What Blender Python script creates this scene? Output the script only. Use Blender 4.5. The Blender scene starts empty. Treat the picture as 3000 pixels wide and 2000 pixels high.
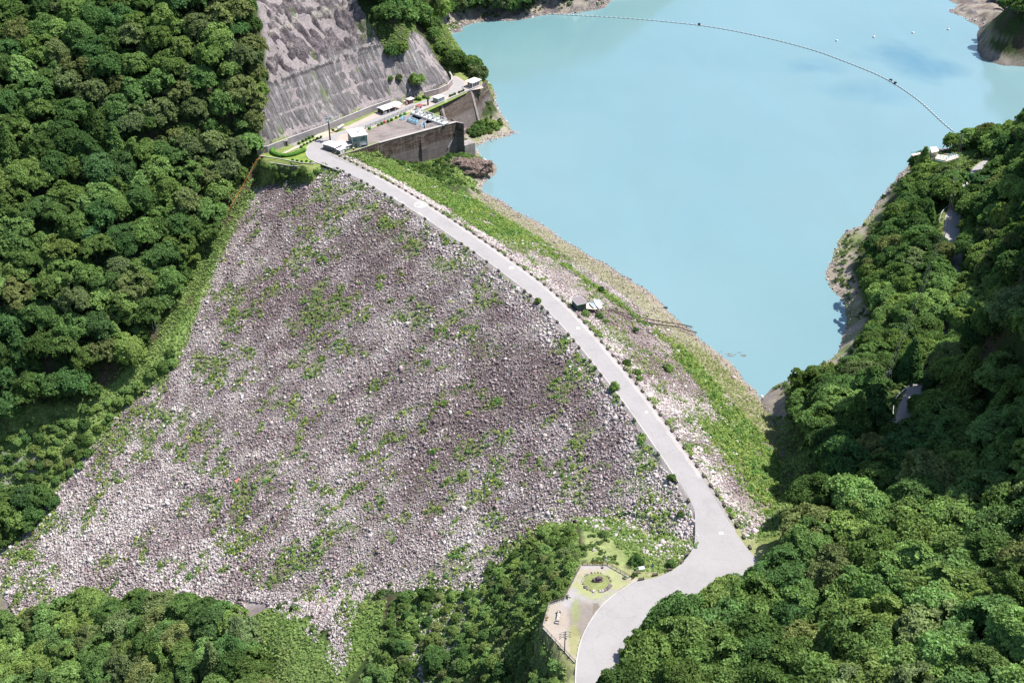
import bpy, bmesh, math, random
import numpy as np
from mathutils import Vector, Matrix
rng = np.random.default_rng(7); random.seed(7)
scene = bpy.context.scene
C = scene.collection

# ------------------------------------------------------------------ camera, sky, sun, exposure
CAMZ = 250.0; FPX = 3400.0; PITCH = math.radians(33)      # metres above the crest; focal length in 3000-px units
cam_d = bpy.data.cameras.new("camera"); cam = bpy.data.objects.new("camera", cam_d); C.objects.link(cam)
cam.location = (0, 0, CAMZ); cam.rotation_euler = (math.radians(90) - PITCH, 0, 0)
cam_d.sensor_width = 36; cam_d.lens = 36 * FPX / 3000; cam_d.clip_start = 1; cam_d.clip_end = 6000
scene.camera = cam
SUN_EL = math.radians(61); SUN_AZ = math.radians(16)      # azimuth from +x towards +y
world = bpy.data.worlds.new("World"); scene.world = world; world.use_nodes = True
wn = world.node_tree.nodes; wl = world.node_tree.links
bg = wn["Background"]; sky = wn.new("ShaderNodeTexSky"); sky.sky_type = 'NISHITA'; sky.sun_disc = False
sky.sun_elevation = SUN_EL; sky.sun_rotation = math.radians(90) - SUN_AZ
sky.altitude = 600; sky.air_density = 1.0; sky.dust_density = 1.2
wl.new(sky.outputs[0], bg.inputs[0]); bg.inputs[1].default_value = 0.11
sun_d = bpy.data.lights.new("sun", 'SUN'); sun = bpy.data.objects.new("sun", sun_d); C.objects.link(sun)
sun_d.energy = 4.6; sun_d.angle = math.radians(0.5); sun_d.color = (1.0, 0.96, 0.90)
sdir = Vector((math.cos(SUN_EL) * math.cos(SUN_AZ), math.cos(SUN_EL) * math.sin(SUN_AZ), math.sin(SUN_EL)))
sun.rotation_euler = sdir.to_track_quat('Z', 'Y').to_euler()
scene.view_settings.view_transform = 'Standard'; scene.view_settings.look = 'None'
scene.view_settings.gamma = 1.0; scene.view_settings.exposure = 0.75
scene.render.engine = 'CYCLES'
scene.cycles.max_bounces = 5; scene.cycles.diffuse_bounces = 3; scene.cycles.glossy_bounces = 2
scene.cycles.transmission_bounces = 2; scene.cycles.use_denoising = True

# ------------------------------------------------------------------ survey helpers: points of the place measured from the camera station
K = 3000 / 2352
def ray(px, py):
    x = (px - 1500) / FPX; y = (py - 1000) / FPX
    return np.array([x, math.cos(PITCH) - y * math.sin(PITCH), -math.sin(PITCH) - y * math.cos(PITCH)])
def P(px, py, z=0.0):
    d = ray(px, py); return np.array([0, 0, CAMZ]) + d * ((z - CAMZ) / d[2])
def Q(x, y, z=0.0): return P(x * K, y * K, z)
def proj(x, y, z):                                        # world -> survey pixel (2352 wide), works on arrays
    z = z - CAMZ
    dep = y * math.cos(PITCH) - z * math.sin(PITCH)
    up = y * math.sin(PITCH) + z * math.cos(PITCH)
    return (1500 + FPX * x / dep) / K, (1000 - FPX * up / dep) / K, dep
def inpoly(x, y, poly):
    x = np.asarray(x, float); y = np.asarray(y, float); r = np.zeros(x.shape, bool)
    n = len(poly)
    for i in range(n):
        x1, y1 = poly[i]; x2, y2 = poly[(i + 1) % n]
        if y1 == y2: continue
        r ^= ((y1 > y) != (y2 > y)) & (x < (x2 - x1) * (y - y1) / (y2 - y1) + x1)
    return r
def smooth(t): t = np.clip(t, 0, 1); return t * t * (3 - 2 * t)
_tab = np.random.default_rng(3).random((256, 256))
def vnoise(x, y, s=1.0, k=0):                             # value noise, one octave
    x = np.asarray(x, float) / s + 31.7 * k; y = np.asarray(y, float) / s + 17.3 * k
    xi = np.floor(x).astype(int); yi = np.floor(y).astype(int)
    fx = smooth(x - xi); fy = smooth(y - yi)
    a = _tab[xi % 256, yi % 256]; b = _tab[(xi + 1) % 256, yi % 256]
    c = _tab[xi % 256, (yi + 1) % 256]; d = _tab[(xi + 1) % 256, (yi + 1) % 256]
    return (a * (1 - fx) + b * fx) * (1 - fy) + (c * (1 - fx) + d * fx) * fy
def fnoise(x, y, s=1.0, k=0, o=4):
    r = 0; a = 0.5; t = 0
    for i in range(o):
        r = r + a * vnoise(x, y, s / 2 ** i, k + i * 3); t += a; a *= 0.55
    return r / t
def polydist(x, y, pts, closed=False):
    pts = np.asarray(pts, float)[:, :2]; best = np.full(np.shape(x), 1e9)
    n = len(pts)
    for i in range(n if closed else n - 1):
        a = pts[i]; u = pts[(i + 1) % n] - a; l2 = u @ u + 1e-9
        t = np.clip(((x - a[0]) * u[0] + (y - a[1]) * u[1]) / l2, 0, 1)
        best = np.minimum(best, np.hypot(x - a[0] - t * u[0], y - a[1] - t * u[1]))
    return best
def resample(pts, step, it=3):
    p = np.asarray(pts, float)
    for _ in range(it):
        q = [p[0]]
        for a, b in zip(p[:-1], p[1:]): q += [a * .75 + b * .25, a * .25 + b * .75]
        q.append(p[-1]); p = np.array(q)
    d = np.r_[0, np.cumsum(np.linalg.norm(np.diff(p, axis=0), axis=1))]
    n = max(2, int(d[-1] / step) + 1); s = np.linspace(0, d[-1], n)
    return np.stack([np.interp(s, d, p[:, i]) for i in range(p.shape[1])], 1)

# ------------------------------------------------------------------ materials
def lin(c): return tuple(((v / 12.92) if v <= .04045 else ((v + .055) / 1.055) ** 2.4) for v in c)
class NT:
    def __init__(s, name, rough=0.9, spec=0.3):
        s.m = bpy.data.materials.new(name); s.m.use_nodes = True; s.t = s.m.node_tree; s.n = s.t.nodes; s.l = s.t.links
        s.b = s.n["Principled BSDF"]; s.b.inputs["Roughness"].default_value = rough
        s.b.inputs["Specular IOR Level"].default_value = spec
    def node(s, typ, **kw):
        o = s.n.new(typ)
        for k, v in kw.items(): setattr(o, k, v)
        return o
    def put(s, sock, v):
        if isinstance(v, bpy.types.NodeSocket): s.l.new(v, sock)
        elif isinstance(v, (tuple, list)) and len(v) == 3 and sock.type == 'RGBA': sock.default_value = (*v, 1)
        else: sock.default_value = v
    def pos(s, scale=(1, 1, 1), rot=(0, 0, 0)):
        g = s.node("ShaderNodeNewGeometry"); m = s.node("ShaderNodeMapping"); s.l.new(g.outputs["Position"], m.inputs[0])
        m.inputs["Scale"].default_value = scale; m.inputs["Rotation"].default_value = rot; return m.outputs[0]
    def obj(s, scale=(1, 1, 1)):
        g = s.node("ShaderNodeTexCoord"); m = s.node("ShaderNodeMapping"); s.l.new(g.outputs["Object"], m.inputs[0])
        m.inputs["Scale"].default_value = scale; return m.outputs[0]
    def noise(s, vec, scale=1, detail=4, rough=.6, dist=0):
        n = s.node("ShaderNodeTexNoise"); s.l.new(vec, n.inputs["Vector"]); n.inputs["Scale"].default_value = scale
        n.inputs["Detail"].default_value = detail; n.inputs["Roughness"].default_value = rough
        n.inputs["Distortion"].default_value = dist; return n.outputs["Fac"]
    def voro(s, vec, scale=1, out="Distance", feature='F1'):
        n = s.node("ShaderNodeTexVoronoi", feature=feature); s.l.new(vec, n.inputs["Vector"]); n.inputs["Scale"].default_value = scale
        return n.outputs[out]
    def ramp(s, fac, stops):
        r = s.node("ShaderNodeValToRGB"); s.l.new(fac, r.inputs[0]); e = r.color_ramp.elements
        while len(e) < len(stops): e.new(0.5)
        for i, (p, c) in enumerate(stops):
            e[i].position = p; e[i].color = (*c, 1) if isinstance(c, tuple) else (c, c, c, 1)
        return r.outputs[0]
    def mix(s, fac, a, b, mode='MIX'):
        m = s.node("ShaderNodeMix", data_type='RGBA', blend_type=mode)
        s.put(m.inputs[0], fac); s.put(m.inputs[6], a); s.put(m.inputs[7], b); return m.outputs[2]
    def math(s, op, a, b=0.0, clamp=False):
        m = s.node("ShaderNodeMath", operation=op, use_clamp=clamp); s.put(m.inputs[0], a); s.put(m.inputs[1], b); return m.outputs[0]
    def attr(s, name, out="Color"):
        a = s.node("ShaderNodeAttribute"); a.attribute_name = name; return a.outputs[out]
    def bump(s, h, strength=.5, dist=.3):
        b = s.node("ShaderNodeBump"); s.put(b.inputs["Height"], h); b.inputs["Strength"].default_value = strength
        b.inputs["Distance"].default_value = dist; s.l.new(b.outputs[0], s.b.inputs["Normal"])
    def col(s, c): s.put(s.b.inputs["Base Color"], c); return s.m
_simple = {}
def paint(name, c, rough=.6, var=.18, scale=1.5, metal=0.0, bump=0.0):
    if name in _simple: return _simple[name]
    t = NT(name, rough); f = t.noise(t.obj(), scale, 5, .65)
    lo = tuple(v * (1 - var) for v in c); hi = tuple(min(1, v * (1 + var)) for v in c)
    t.b.inputs["Metallic"].default_value = metal
    if bump: t.bump(f, bump, .05)
    _simple[name] = t.col(t.ramp(f, [(.3, lo), (.7, hi)])); return _simple[name]
def col_mat(name, rough=.95, fine=.8, amt=.35, spec=.15, bumpd=.25, bumps=.6, dark=.55, light=1.35):
    """base colour from the painted 'Col' attribute of the surface, broken up with fine grain"""
    t = NT(name, rough, spec); p = t.pos()
    f = t.noise(p, fine, 6, .7); g = t.noise(p, fine * .22, 4, .6)
    m = t.math('ADD', t.math('MULTIPLY', f, .7), t.math('MULTIPLY', g, .3))
    v = t.ramp(m, [(.33, dark), (.67, light)])
    c = t.mix(1.0, t.attr("Col"), v, 'MULTIPLY')
    t.bump(f, bumps, bumpd); return t.col(c)

# ------------------------------------------------------------------ mesh builder
class MB:
    def __init__(s): s.v = []; s.f = []; s.n = 0
    def add(s, v, f):
        v = [tuple(map(float, p)) for p in v]; s.v += v; s.f += [tuple(i + s.n for i in q) for q in f]; s.n += len(v); return s
    def box(s, c, size, rz=0.0, taper=1.0):
        x, y, z = size[0] / 2, size[1] / 2, size[2] / 2; ca, sa = math.cos(rz), math.sin(rz); v = []
        for dz in (-1, 1):
            k = taper if dz > 0 else 1
            for dx, dy in ((-1, -1), (1, -1), (1, 1), (-1, 1)):
                a, b = dx * x * k, dy * y * k
                v.append((c[0] + a * ca - b * sa, c[1] + a * sa + b * ca, c[2] + dz * z))
        return s.add(v, [(0, 3, 2, 1), (4, 5, 6, 7), (0, 1, 5, 4), (1, 2, 6, 5), (2, 3, 7, 6), (3, 0, 4, 7)])
    def prism(s, poly, z0, z1):
        n = len(poly); a = sum(poly[i][0] * poly[(i + 1) % n][1] - poly[(i + 1) % n][0] * poly[i][1] for i in range(n))
        if a < 0: poly = poly[::-1]
        z0 = z0 if isinstance(z0, (list, tuple)) else [z0] * n; z1 = z1 if isinstance(z1, (list, tuple)) else [z1] * n
        if a < 0: z0 = z0[::-1]; z1 = z1[::-1]
        v = [(p[0], p[1], z0[i]) for i, p in enumerate(poly)] + [(p[0], p[1], z1[i]) for i, p in enumerate(poly)]
        return s.add(v, [tuple(range(n - 1, -1, -1)), tuple(range(n, 2 * n))] + [(i, (i + 1) % n, n + (i + 1) % n, n + i) for i in range(n)])
    def tube(s, pts, r, seg=8, caps=True):
        pts = [Vector(p) for p in pts]; rs = r if isinstance(r, (list, tuple)) else [r] * len(pts); v = []; f = []
        for i, p in enumerate(pts):
            d = (pts[min(i + 1, len(pts) - 1)] - pts[max(i - 1, 0)]).normalized()
            a = d.orthogonal() if abs(d.z) > .9 else d.cross(Vector((0, 0, 1))); a.normalize(); b = d.cross(a)
            for k in range(seg):
                t = 2 * math.pi * k / seg; v.append(p + (a * math.cos(t) + b * math.sin(t)) * rs[i])
        for i in range(len(pts) - 1):
            for k in range(seg):
                k2 = (k + 1) % seg; f.append((i * seg + k, i * seg + k2, (i + 1) * seg + k2, (i + 1) * seg + k))
        if caps: f += [tuple(range(seg - 1, -1, -1)), tuple(range((len(pts) - 1) * seg, len(pts) * seg))]
        return s.add(v, f)
    def bar(s, a, b, w=.1, h=None):
        a = Vector(a); b = Vector(b); d = (b - a); L = d.length; h = h or w
        if L < 1e-6: return s
        d.normalize(); x = d.cross(Vector((0, 0, 1)))
        if x.length < 1e-3: x = Vector((1, 0, 0))
        x.normalize(); y = d.cross(x); v = []
        for p in (a, b):
            for sx, sy in ((-1, -1), (1, -1), (1, 1), (-1, 1)): v.append(p + x * sx * w / 2 + y * sy * h / 2)
        return s.add(v, [(0, 1, 2, 3), (7, 6, 5, 4), (0, 4, 5, 1), (1, 5, 6, 2), (2, 6, 7, 3), (3, 7, 4, 0)])
    def blob(s, c, r, seed=0, rough=.25, sub=2, flat=1.0):
        bm = bmesh.new(); bmesh.ops.create_icosphere(bm, subdivisions=sub, radius=1); rr = random.Random(seed)
        ph = [rr.uniform(0, 6.28) for _ in range(9)]; v = []
        r = r if isinstance(r, (tuple, list)) else (r, r, r)
        for q in bm.verts:
            p = q.co; k = 1 + rough * (math.sin(p.x * 3.1 + ph[0]) * math.sin(p.y * 3.7 + ph[1]) + .6 * math.sin(p.z * 5.3 + ph[2]) * math.sin(p.x * 6.1 + ph[3]) + .5 * math.sin(p.y * 9 + ph[4]) * math.sin(p.z * 8 + ph[5])) + rough * .3 * rr.uniform(-1, 1)
            v.append((c[0] + p.x * r[0] * k, c[1] + p.y * r[1] * k, c[2] + p.z * r[2] * k * flat))
        f = [tuple(q.index for q in fc.verts) for fc in bm.faces]; bm.free(); return s.add(v, f)
    def build(s, name, mat, parent=None, loc=None):
        me = bpy.data.meshes.new(name); me.from_pydata(s.v, [], s.f); me.update()
        if mat: me.materials.append(mat)
        o = bpy.data.objects.new(name, me); C.objects.link(o)
        if parent: o.parent = parent
        if loc is not None: o.location = loc
        return o
def np_mesh(name, V, faces, mat, col=None, smooth_=False, parent=None):
    """V (n,3), faces (m,k) integer array with k = 3 or 4, col per vertex (n,3) or per face (m,3)"""
    me = bpy.data.meshes.new(name); V = np.asarray(V, np.float32); faces = np.asarray(faces, np.int32); m, k = faces.shape
    me.vertices.add(len(V)); me.vertices.foreach_set("co", V.ravel())
    me.loops.add(m * k); me.loops.foreach_set("vertex_index", faces.ravel())
    me.polygons.add(m); me.polygons.foreach_set("loop_start", np.arange(0, m * k, k, dtype=np.int32))
    me.update(calc_edges=True)
    if smooth_: me.polygons.foreach_set("use_smooth", np.ones(m, bool))
    if col is not None:
        dom = 'POINT' if len(col) == len(V) else 'FACE'
        a = me.attributes.new("Col", 'FLOAT_COLOR', dom)
        a.data.foreach_set("color", np.c_[col, np.ones(len(col))].astype(np.float32).ravel())
    if mat: me.materials.append(mat)
    o = bpy.data.objects.new(name, me); C.objects.link(o)
    if parent: o.parent = parent
    return o
def grid_faces(nx, ny):
    i = np.arange(nx * ny).reshape(ny, nx); return np.stack([i[:-1, :-1], i[:-1, 1:], i[1:, 1:], i[1:, :-1]], -1).reshape(-1, 4)
def tag(o, label=None, cat=None, group=None, kind=None):
    if label: o['label'] = label
    if cat: o['category'] = cat
    if group: o['group'] = group
    if kind: o['kind'] = kind
    return o
def thing(name, label, cat, loc=(0, 0, 0), rz=0.0, group=None):
    o = bpy.data.objects.new(name, None); C.objects.link(o); o.empty_display_size = .5
    o.location = tuple(map(float, loc)); o.rotation_euler = (0, 0, rz); return tag(o, label, cat, group)
def copy_thing(root, loc, rz=0.0, label=None, group=None, scale=None):
    r = root.copy(); C.objects.link(r); r.location = tuple(map(float, loc)); r.rotation_euler = (0, 0, rz)
    if scale: r.scale = scale
    if label: r['label'] = label
    if group: r['group'] = group
    for ch in list(root.children):
        c = ch.copy(); C.objects.link(c); c.parent = r
        for g in list(ch.children):
            d = g.copy(); C.objects.link(d); d.parent = c
    return r
# ------------------------------------------------------------------ the dam's shape
WATER = -24.0
_c = np.array([(Q(732, 362) + Q(760, 352))[:2] / 2, P(1190, 577)[:2], P(1540, 816)[:2], P(1670, 938)[:2], P(1800, 1095)[:2],
               P(1882, 1200)[:2], P(2056, 1450)[:2], P(2122, 1580)[:2]])
_c = np.vstack([_c[0] - (_c[1] - _c[0]) / np.linalg.norm(_c[1] - _c[0]) * 45, _c, _c[-1] + (_c[-1] - _c[-2]) / np.linalg.norm(_c[-1] - _c[-2]) * 50])
CL = resample(_c, 2.0)                                     # crest centre line
CT = np.gradient(CL, axis=0); CT /= np.linalg.norm(CT, axis=1)[:, None]; CN = np.stack([-CT[:, 1], CT[:, 0]], 1)   # normal: towards the reservoir
CS = np.r_[0, np.cumsum(np.linalg.norm(np.diff(CL, axis=0), axis=1))]
def crest_sd(x, y):
    """signed distance from the crest line (+ reservoir side), and the chainage"""
    x = np.asarray(x, float); y = np.asarray(y, float); sh = x.shape; x = x.ravel(); y = y.ravel()
    d = np.empty(len(x)); s = np.empty(len(x))
    for i in range(0, len(x), 40000):
        X = x[i:i + 40000, None] - CL[None, :, 0]; Y = y[i:i + 40000, None] - CL[None, :, 1]
        k = np.argmin(X * X + Y * Y, 1); r = np.arange(len(k)); a, b = X[r, k], Y[r, k]
        c = a * CN[k, 0] + b * CN[k, 1]; d[i:i + 40000] = np.where((k == 0) | (k == len(CL) - 1), c, np.sign(c) * np.hypot(a, b)); s[i:i + 40000] = CS[k] + a * CT[k, 0] + b * CT[k, 1]
    return d.reshape(sh), s.reshape(sh)
HALF = 4.8; SD, SU = 1.8, 2.5
def dam_z(x, y):
    d, s = crest_sd(x, y)
    z = np.where(d > 0, -np.maximum(0, d - HALF) / SU, -np.maximum(0, -d - HALF) / SD)
    return np.where((s < CS[0] - 30) | (s > CS[-1] + 30), -500, z)
def hit(px, py, f, t0=150, t1=1300):                      # where the line of sight meets the surface f
    d = ray(px, py); t = np.arange(t0, t1, 3.0); X = d[0] * t; Y = d[1] * t; Z = CAMZ + d[2] * t
    b = np.where(Z < f(X, Y))[0]
    if not len(b): return np.array([X[-1], Y[-1], Z[-1]])
    a, c = t[max(b[0] - 1, 0)], t[b[0]]
    for _ in range(14):
        m = (a + c) / 2
        if CAMZ + d[2] * m < f(np.array([d[0] * m]), np.array([d[1] * m]))[0]: c = m
        else: a = m
    return np.array([d[0] * c, d[1] * c, CAMZ + d[2] * c])
def hitQ(x, y, f): return hit(x * K, y * K, f)

# ------------------------------------------------------------------ natural ground: thin-plate surface through surveyed and added points
ctl = []
def add(p, dz=0): ctl.append((p[0], p[1], p[2] + dz))
GL = [(610, 395), (590, 430), (545, 520), (500, 610), (460, 710), (430, 780), (400, 850), (330, 900), (270, 960), (230, 1010), (130, 1130), (60, 1210), (0, 1275)]
for p in GL: add(hitQ(*p, dam_z))                         # left groin of the dam
for x, y in ((-200, 520), (-250, 560), (-260, 480), (-300, 440), (-300, 520), (-260, 620), (-330, 600), (-380, 480), (-200, 600), (-330, 680), (-205, 560), (-220, 460), (-400, 400)):
    ctl.append((x, y, -64 - .3 * (x + 161) + .78 * (y - 458)))
for a in ((-255, 405, -104), (-290, 385, -112), (-340, 350, -125), (-420, 300, -135), (-235, 355, -127), (-260, 320, -128)): ctl.append(a)
for p, z in (((0, 1430), -126), ((0, 1565), -122), ((250, 1350), -108), ((300, 1560), -104), ((560, 1380), -84), ((600, 1560), -84),
              ((1000, 1560), -48), ((1100, 1400), -36), ((1100, 1500), -34), ((1200, 1560), -22), ((1200, 1400), -20), ((1240, 1300), -16)): add(Q(*p, z))
for p in ((900, 1345), (1000, 1340), (1100, 1345), (1150, 1270), (1200, 1215), (1250, 1190), (1320, 1190)): add(hitQ(*p, dam_z))   # right groin
for p, z in (((1340, 1240), -8), ((1360, 1275), -3), ((1440, 1290), -4), ((1330, 1290), -1), ((1395, 1285), -1), ((1455, 1325), 0), ((1245, 1440), -1), ((1320, 1525), 0), ((1400, 1440), 0), ((1560, 1300), -2),
             ((1500, 1380), 0), ((1650, 1250), 0), ((1700, 1300), 0), ((1335, 1640), -1), ((1600, 1360), 1),
             ((1500, 1560), 0), ((1800, 1560), 7), ((2100, 1568), 18), ((2352, 1568), 30), ((1700, 1420), 0), ((1900, 1420), 5), ((2100, 1350), 13), ((2352, 1300), 27),
             ((1800, 1300), 1), ((1950, 1250), 4), ((2100, 1200), 11), ((2352, 1150), 24)): add(Q(*p, z))
# right bank above the reservoir: groin, shoreline, road bench, hillside
for p in ((1735, 1260), (1760, 1190), (1815, 1120), (1815, 1050), (1800, 990), (1760, 945), (1785, 880)): add(hitQ(*p, dam_z))
SHORE_R = [(1790, 873), (1860, 851), (1925, 806), (1955, 735), (1940, 680), (1895, 640), (1905, 600), (1925, 550), (1990, 505), (2030, 450), (2060, 410), (2095, 362), (2150, 345), (2240, 335), (2352, 318), (2450, 300)]
for p in SHORE_R: add(Q(*p, WATER))
for p, z in (((1830, 900), -14), ((1900, 880), -8), ((1960, 830), -12), ((1990, 760), -14), ((1985, 690), -17), ((1940, 650), -20), ((1975, 600), -17), ((2000, 560), -15), ((2060, 500), -10), ((2090, 420), -10),
             ((1850, 960), -6), ((1850, 1050), -2), ((1950, 950), 0), ((1950, 1100), 2), ((1900, 1180), 2),
             ((2050, 1000), 2), ((2055, 930), 2), ((2090, 880), 2), ((2140, 780), 2), ((2180, 700), 2), ((2185, 610), 2), ((2185, 530), 2), ((2190, 480), 2), ((2230, 430), 2), ((2250, 385), 2), ((2300, 360), 2), ((2150, 375), 1), ((2352, 345), 3),
             ((2120, 1000), 8), ((2200, 950), 17), ((2300, 900), 26), ((2352, 960), 27), ((2200, 820), 11), ((2300, 780), 22), ((2352, 700), 24), ((2250, 640), 10), ((2352, 560), 19), ((2300, 480), 11), ((2352, 420), 12),
             ((2250, 1060), 16)): add(Q(*p, z))
for a in ((168, 300, 52), (169, 325, 58), (174, 312, 100), (180, 332, 140), (186, 300, 140), (200, 340, 165), (230, 320, 170), (235, 362, 160), (215, 400, 62), (235, 460, 60), (270, 530, 60), (300, 340, 150), (300, 450, 120), (330, 560, 80), (180, 160, 70), (190, 230, 80), (230, 100, 110), (60, 120, 26), (-20, 120, 0), (-120, 120, -60), (400, 200, 200), (420, 450, 170)): ctl.append(a)  # opening points: unseen steep spur added beyond the right edge to cast shade
for p, up in (((640, 1450), 3), ((620, 1420), 1), ((690, 1560), 4), ((640, 1510), 4), ((700, 1510), 1.5), ((760, 1590), 5), ((825, 1450), 2.5), ((840, 1500), 5), ((820, 1560), 6), ((880, 1420), 5), ((900, 1380), 3.5)):
    q = hitQ(*p, dam_z); ctl.append((q[0], q[1], q[2] + up))
# bed of the reservoir and of the valley below the fill
for p, z in (((1500, 560), -40), ((1700, 620), -42), ((1800, 760), -36), ((1880, 760), -31), ((1500, 300), -45), ((1300, 300), -38), ((1300, 150), -38), ((1900, 250), -45), ((1200, 180), -33), ((1900, 450), -40),
             ((2200, 150), -42), ((1600, 80), -40), ((2300, 220), -38), ((1200, 80), -30), ((2050, 300), -40), ((1700, -60), -42)): add(Q(*p, z))
for s, d, z in ((150, 0, -75), (220, 0, -85), (290, 0, -50), (200, 45, -60), (260, 50, -52), (180, -70, -100), (230, -80, -85), (150, -140, -125), (240, -130, -100), (110, 0, -35)):
    i = min(int(s / 2), len(CL) - 1); ctl.append((*(CL[i] + CN[i] * d), z))
# left abutment terrace, spillway and rock cutting
BASE = [P(784, 446), P(859, 415), P(951, 385), P(1080, 327), P(1160, 305), P(1250, 284), P(1301, 266), P(1325, 245), P(1315, 225)]   # foot of the cutting
for b in BASE: add(b)
for p in ((1000, 400), (1090, 360), (1180, 330), (1230, 318), (1340, 262), (930, 430), (860, 450), (830, 462), (1370, 245)): add(P(*p))
_bd = (BASE[6] - BASE[0])[:2]; _bd /= np.linalg.norm(_bd); CUTN = np.array([-_bd[1], _bd[0]])
for i, b in enumerate(BASE[:7]):
    for d in (14, 30, 46):
        ctl.append((b[0] + CUTN[0] * d, b[1] + CUTN[1] * d, d * (1.3 if i < 6 else 1.0)))
for x, y, z in ((-150, 650, 72), (-110, 690, 72), (-75, 720, 48), (-100, 760, 70), (-90, 820, 40), (-130, 860, 80), (-200, 760, 130), (-60, 880, 20)): ctl.append((x, y, z))
SHORE_L = [(p[0] / K, p[1] / K) for p in ((1403, 548), (1412, 530), (1398, 470), (1395, 440), (1420, 415), (1470, 397), (1530, 391), (1495, 382), (1478, 350), (1460, 320), (1452, 285), (1420, 240), (1380, 190), (1335, 150), (1310, 118), (1312, 95), (1355, 75), (1413, 66), (1534, 57), (1583, 45), (1678, 42), (1777, 18), (1784, -3), (1720, -30))]
for p in SHORE_L: add(Q(*p, WATER))
for p, z in (((1330, 520), -11), ((1380, 478), -15), ((1370, 505), -17), ((1300, 480), -15.5), ((1230, 478), -20), ((1185, 462), -18), ((1232, 468), -21), ((1280, 466), -19), ((1130, 450), -11), ((1357, 462), -15), ((1385, 455), -18),
             ((1365, 362), -20), ((1442, 322), -20), ((1400, 385), -21), ((1450, 360), -21.5), ((1300, 380), -19), ((1430, 265), -6), ((1400, 220), 2), ((1360, 200), 6), ((1340, 160), 4),
             ((1290, 110), -8), ((1270, 60), 6), ((1250, 0), 30), ((1350, 88), -22.5)): add(P(*p, z))
for p in ((800, 366), (870, 352), (930, 385), (1000, 412), (1060, 425)): add(hitQ(*p, dam_z))
for p in ((1370, 74), (1440, 64), (1534, 57), (1600, 44), (1678, 42), (1750, 25)):      # far bank, steep behind the shore
    q = P(*p, WATER)
    for dy, z in ((12, -17), (30, -2), (60, 22), (110, 60)): ctl.append((q[0], q[1] + dy, z))
# far right promontory
for p in ((2745, -30), (2790, 10), (2778, 38), (2850, 65), (2920, 85), (3000, 97), (3080, 105)): add(P(*p, WATER))
for p, z in (((2830, 22), -22), ((2860, 10), -20), ((2920, 40), -16), ((3000, 60), -12), ((2980, 10), 0), ((2850, -40), -20), ((3080, 60), -4), ((3060, -40), 22), ((3080, 250), -36), ((3080, 160), -38)): add(P(*p, z))
ctl = np.array(ctl)
def _tps(r2): return 0.5 * r2 * np.log(r2 + 1e-6)
_sc = 200.0; _X = ctl[:, :2] / _sc; _n = len(_X)
_A = _tps(((_X[:, None] - _X[None]) ** 2).sum(-1)) + np.eye(_n) * 2e-3
_Pm = np.c_[np.ones(_n), _X]; _M = np.block([[_A, _Pm], [_Pm.T, np.zeros((3, 3))]])
_W = np.linalg.solve(_M, np.r_[ctl[:, 2], np.zeros(3)])
def nat_raw(x, y):
    x = np.asarray(x, float); y = np.asarray(y, float); sh = x.shape; x = x.ravel() / _sc; y = y.ravel() / _sc; o = np.empty(len(x))
    for i in range(0, len(x), 20000):
        a = x[i:i + 20000]; b = y[i:i + 20000]
        r = (a[:, None] - _X[:, 0]) ** 2 + (b[:, None] - _X[:, 1]) ** 2
        o[i:i + 20000] = _tps(r) @ _W[:_n] + _W[_n] + _W[_n + 1] * a + _W[_n + 2] * b
    return np.clip(o.reshape(sh), -140, 260)

# level pads: terrace with the buildings, junction and little park, bank road
TERR = [Q(595, 352), Q(700, 318), P(951, 387), P(1080, 329), P(1250, 286), P(1301, 268), P(1327, 246), P(1316, 222), P(1345, 205), P(1380, 215), P(1420, 240), P(1403, 254), P(1374, 265), P(1236, 327),
        P(1200, 372), P(1108, 417), P(1000, 456), P(960, 470), P(905, 500), P(870, 480), P(770, 470)]
PARK = [P(1560 * K, 1372 * K), P(2045, 1590), P(2038, 1500), P(2110, 1480), P(2230, 1630), P(2250, 1750), P(1960, 1850), P(1780, 2080), P(1560, 2080), P(1688, 1975), P(1587, 1838), P(1607, 1772), P(1650, 1762), P(1706, 1650), P(1790, 1648), P(1862, 1690), P(1985, 1672)]
RBRD = resample([Q(1690, 1290), P(2400, 1560), P(2560, 1420), P(2665, 1290, 2), P(2648, 1215, 2), P(2690, 1125, 2), P(2770, 960, 2), P(2800, 800, 2), P(2788, 690, 2), P(2790, 625, 2), P(2830, 560, 2), P(2862, 500, 2), P(2910, 468, 2), P(3000, 440, 2), P(3150, 420, 2)], 3.0)
PITS = [[P(1120 + a / 6.532, 210 + b / 6.532) for a, b in h_] for h_ in (((520, 870), (600, 835), (830, 885), (700, 945)), ((800, 975), (870, 920), (1010, 985), (860, 1025)))]
def nat(x, y, detail=True):
    z = nat_raw(x, y)
    if detail: z = z + (fnoise(x, y, 26, 1, 4) - .5) * 5.0 * smooth((z - WATER + 3) / 6 + (z < -60))
    if detail: z = z + (fnoise(x, y, 9, 7, 3) - .5) * (2.6 + 3.0 * (y > 700)) * smooth((z - WATER + 3) / 5)
    for poly in (TERR, PARK):
        pl = [(p[0], p[1]) for p in poly]
        d = polydist(x, y, poly, True); ins = inpoly(x, y, pl); w = np.where(ins, 1, smooth(1 - d / 2.5))
        z = z * (1 - w) + (-.12) * w
    for h_ in PITS:
        pl = [c_[:2] for c_ in h_]; z = np.where(inpoly(x, y, [(p[0], p[1]) for p in pl]) | (polydist(x, y, pl, True) < 2.6), -13.0, z)
    d = polydist(x, y, RBRD); w = smooth((9 - d) / 4.0); zz = np.interp(y, [200, 330, 420, 800], [-.12, 0, 1.9, 1.9])
    return z * (1 - w) + zz * w
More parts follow.
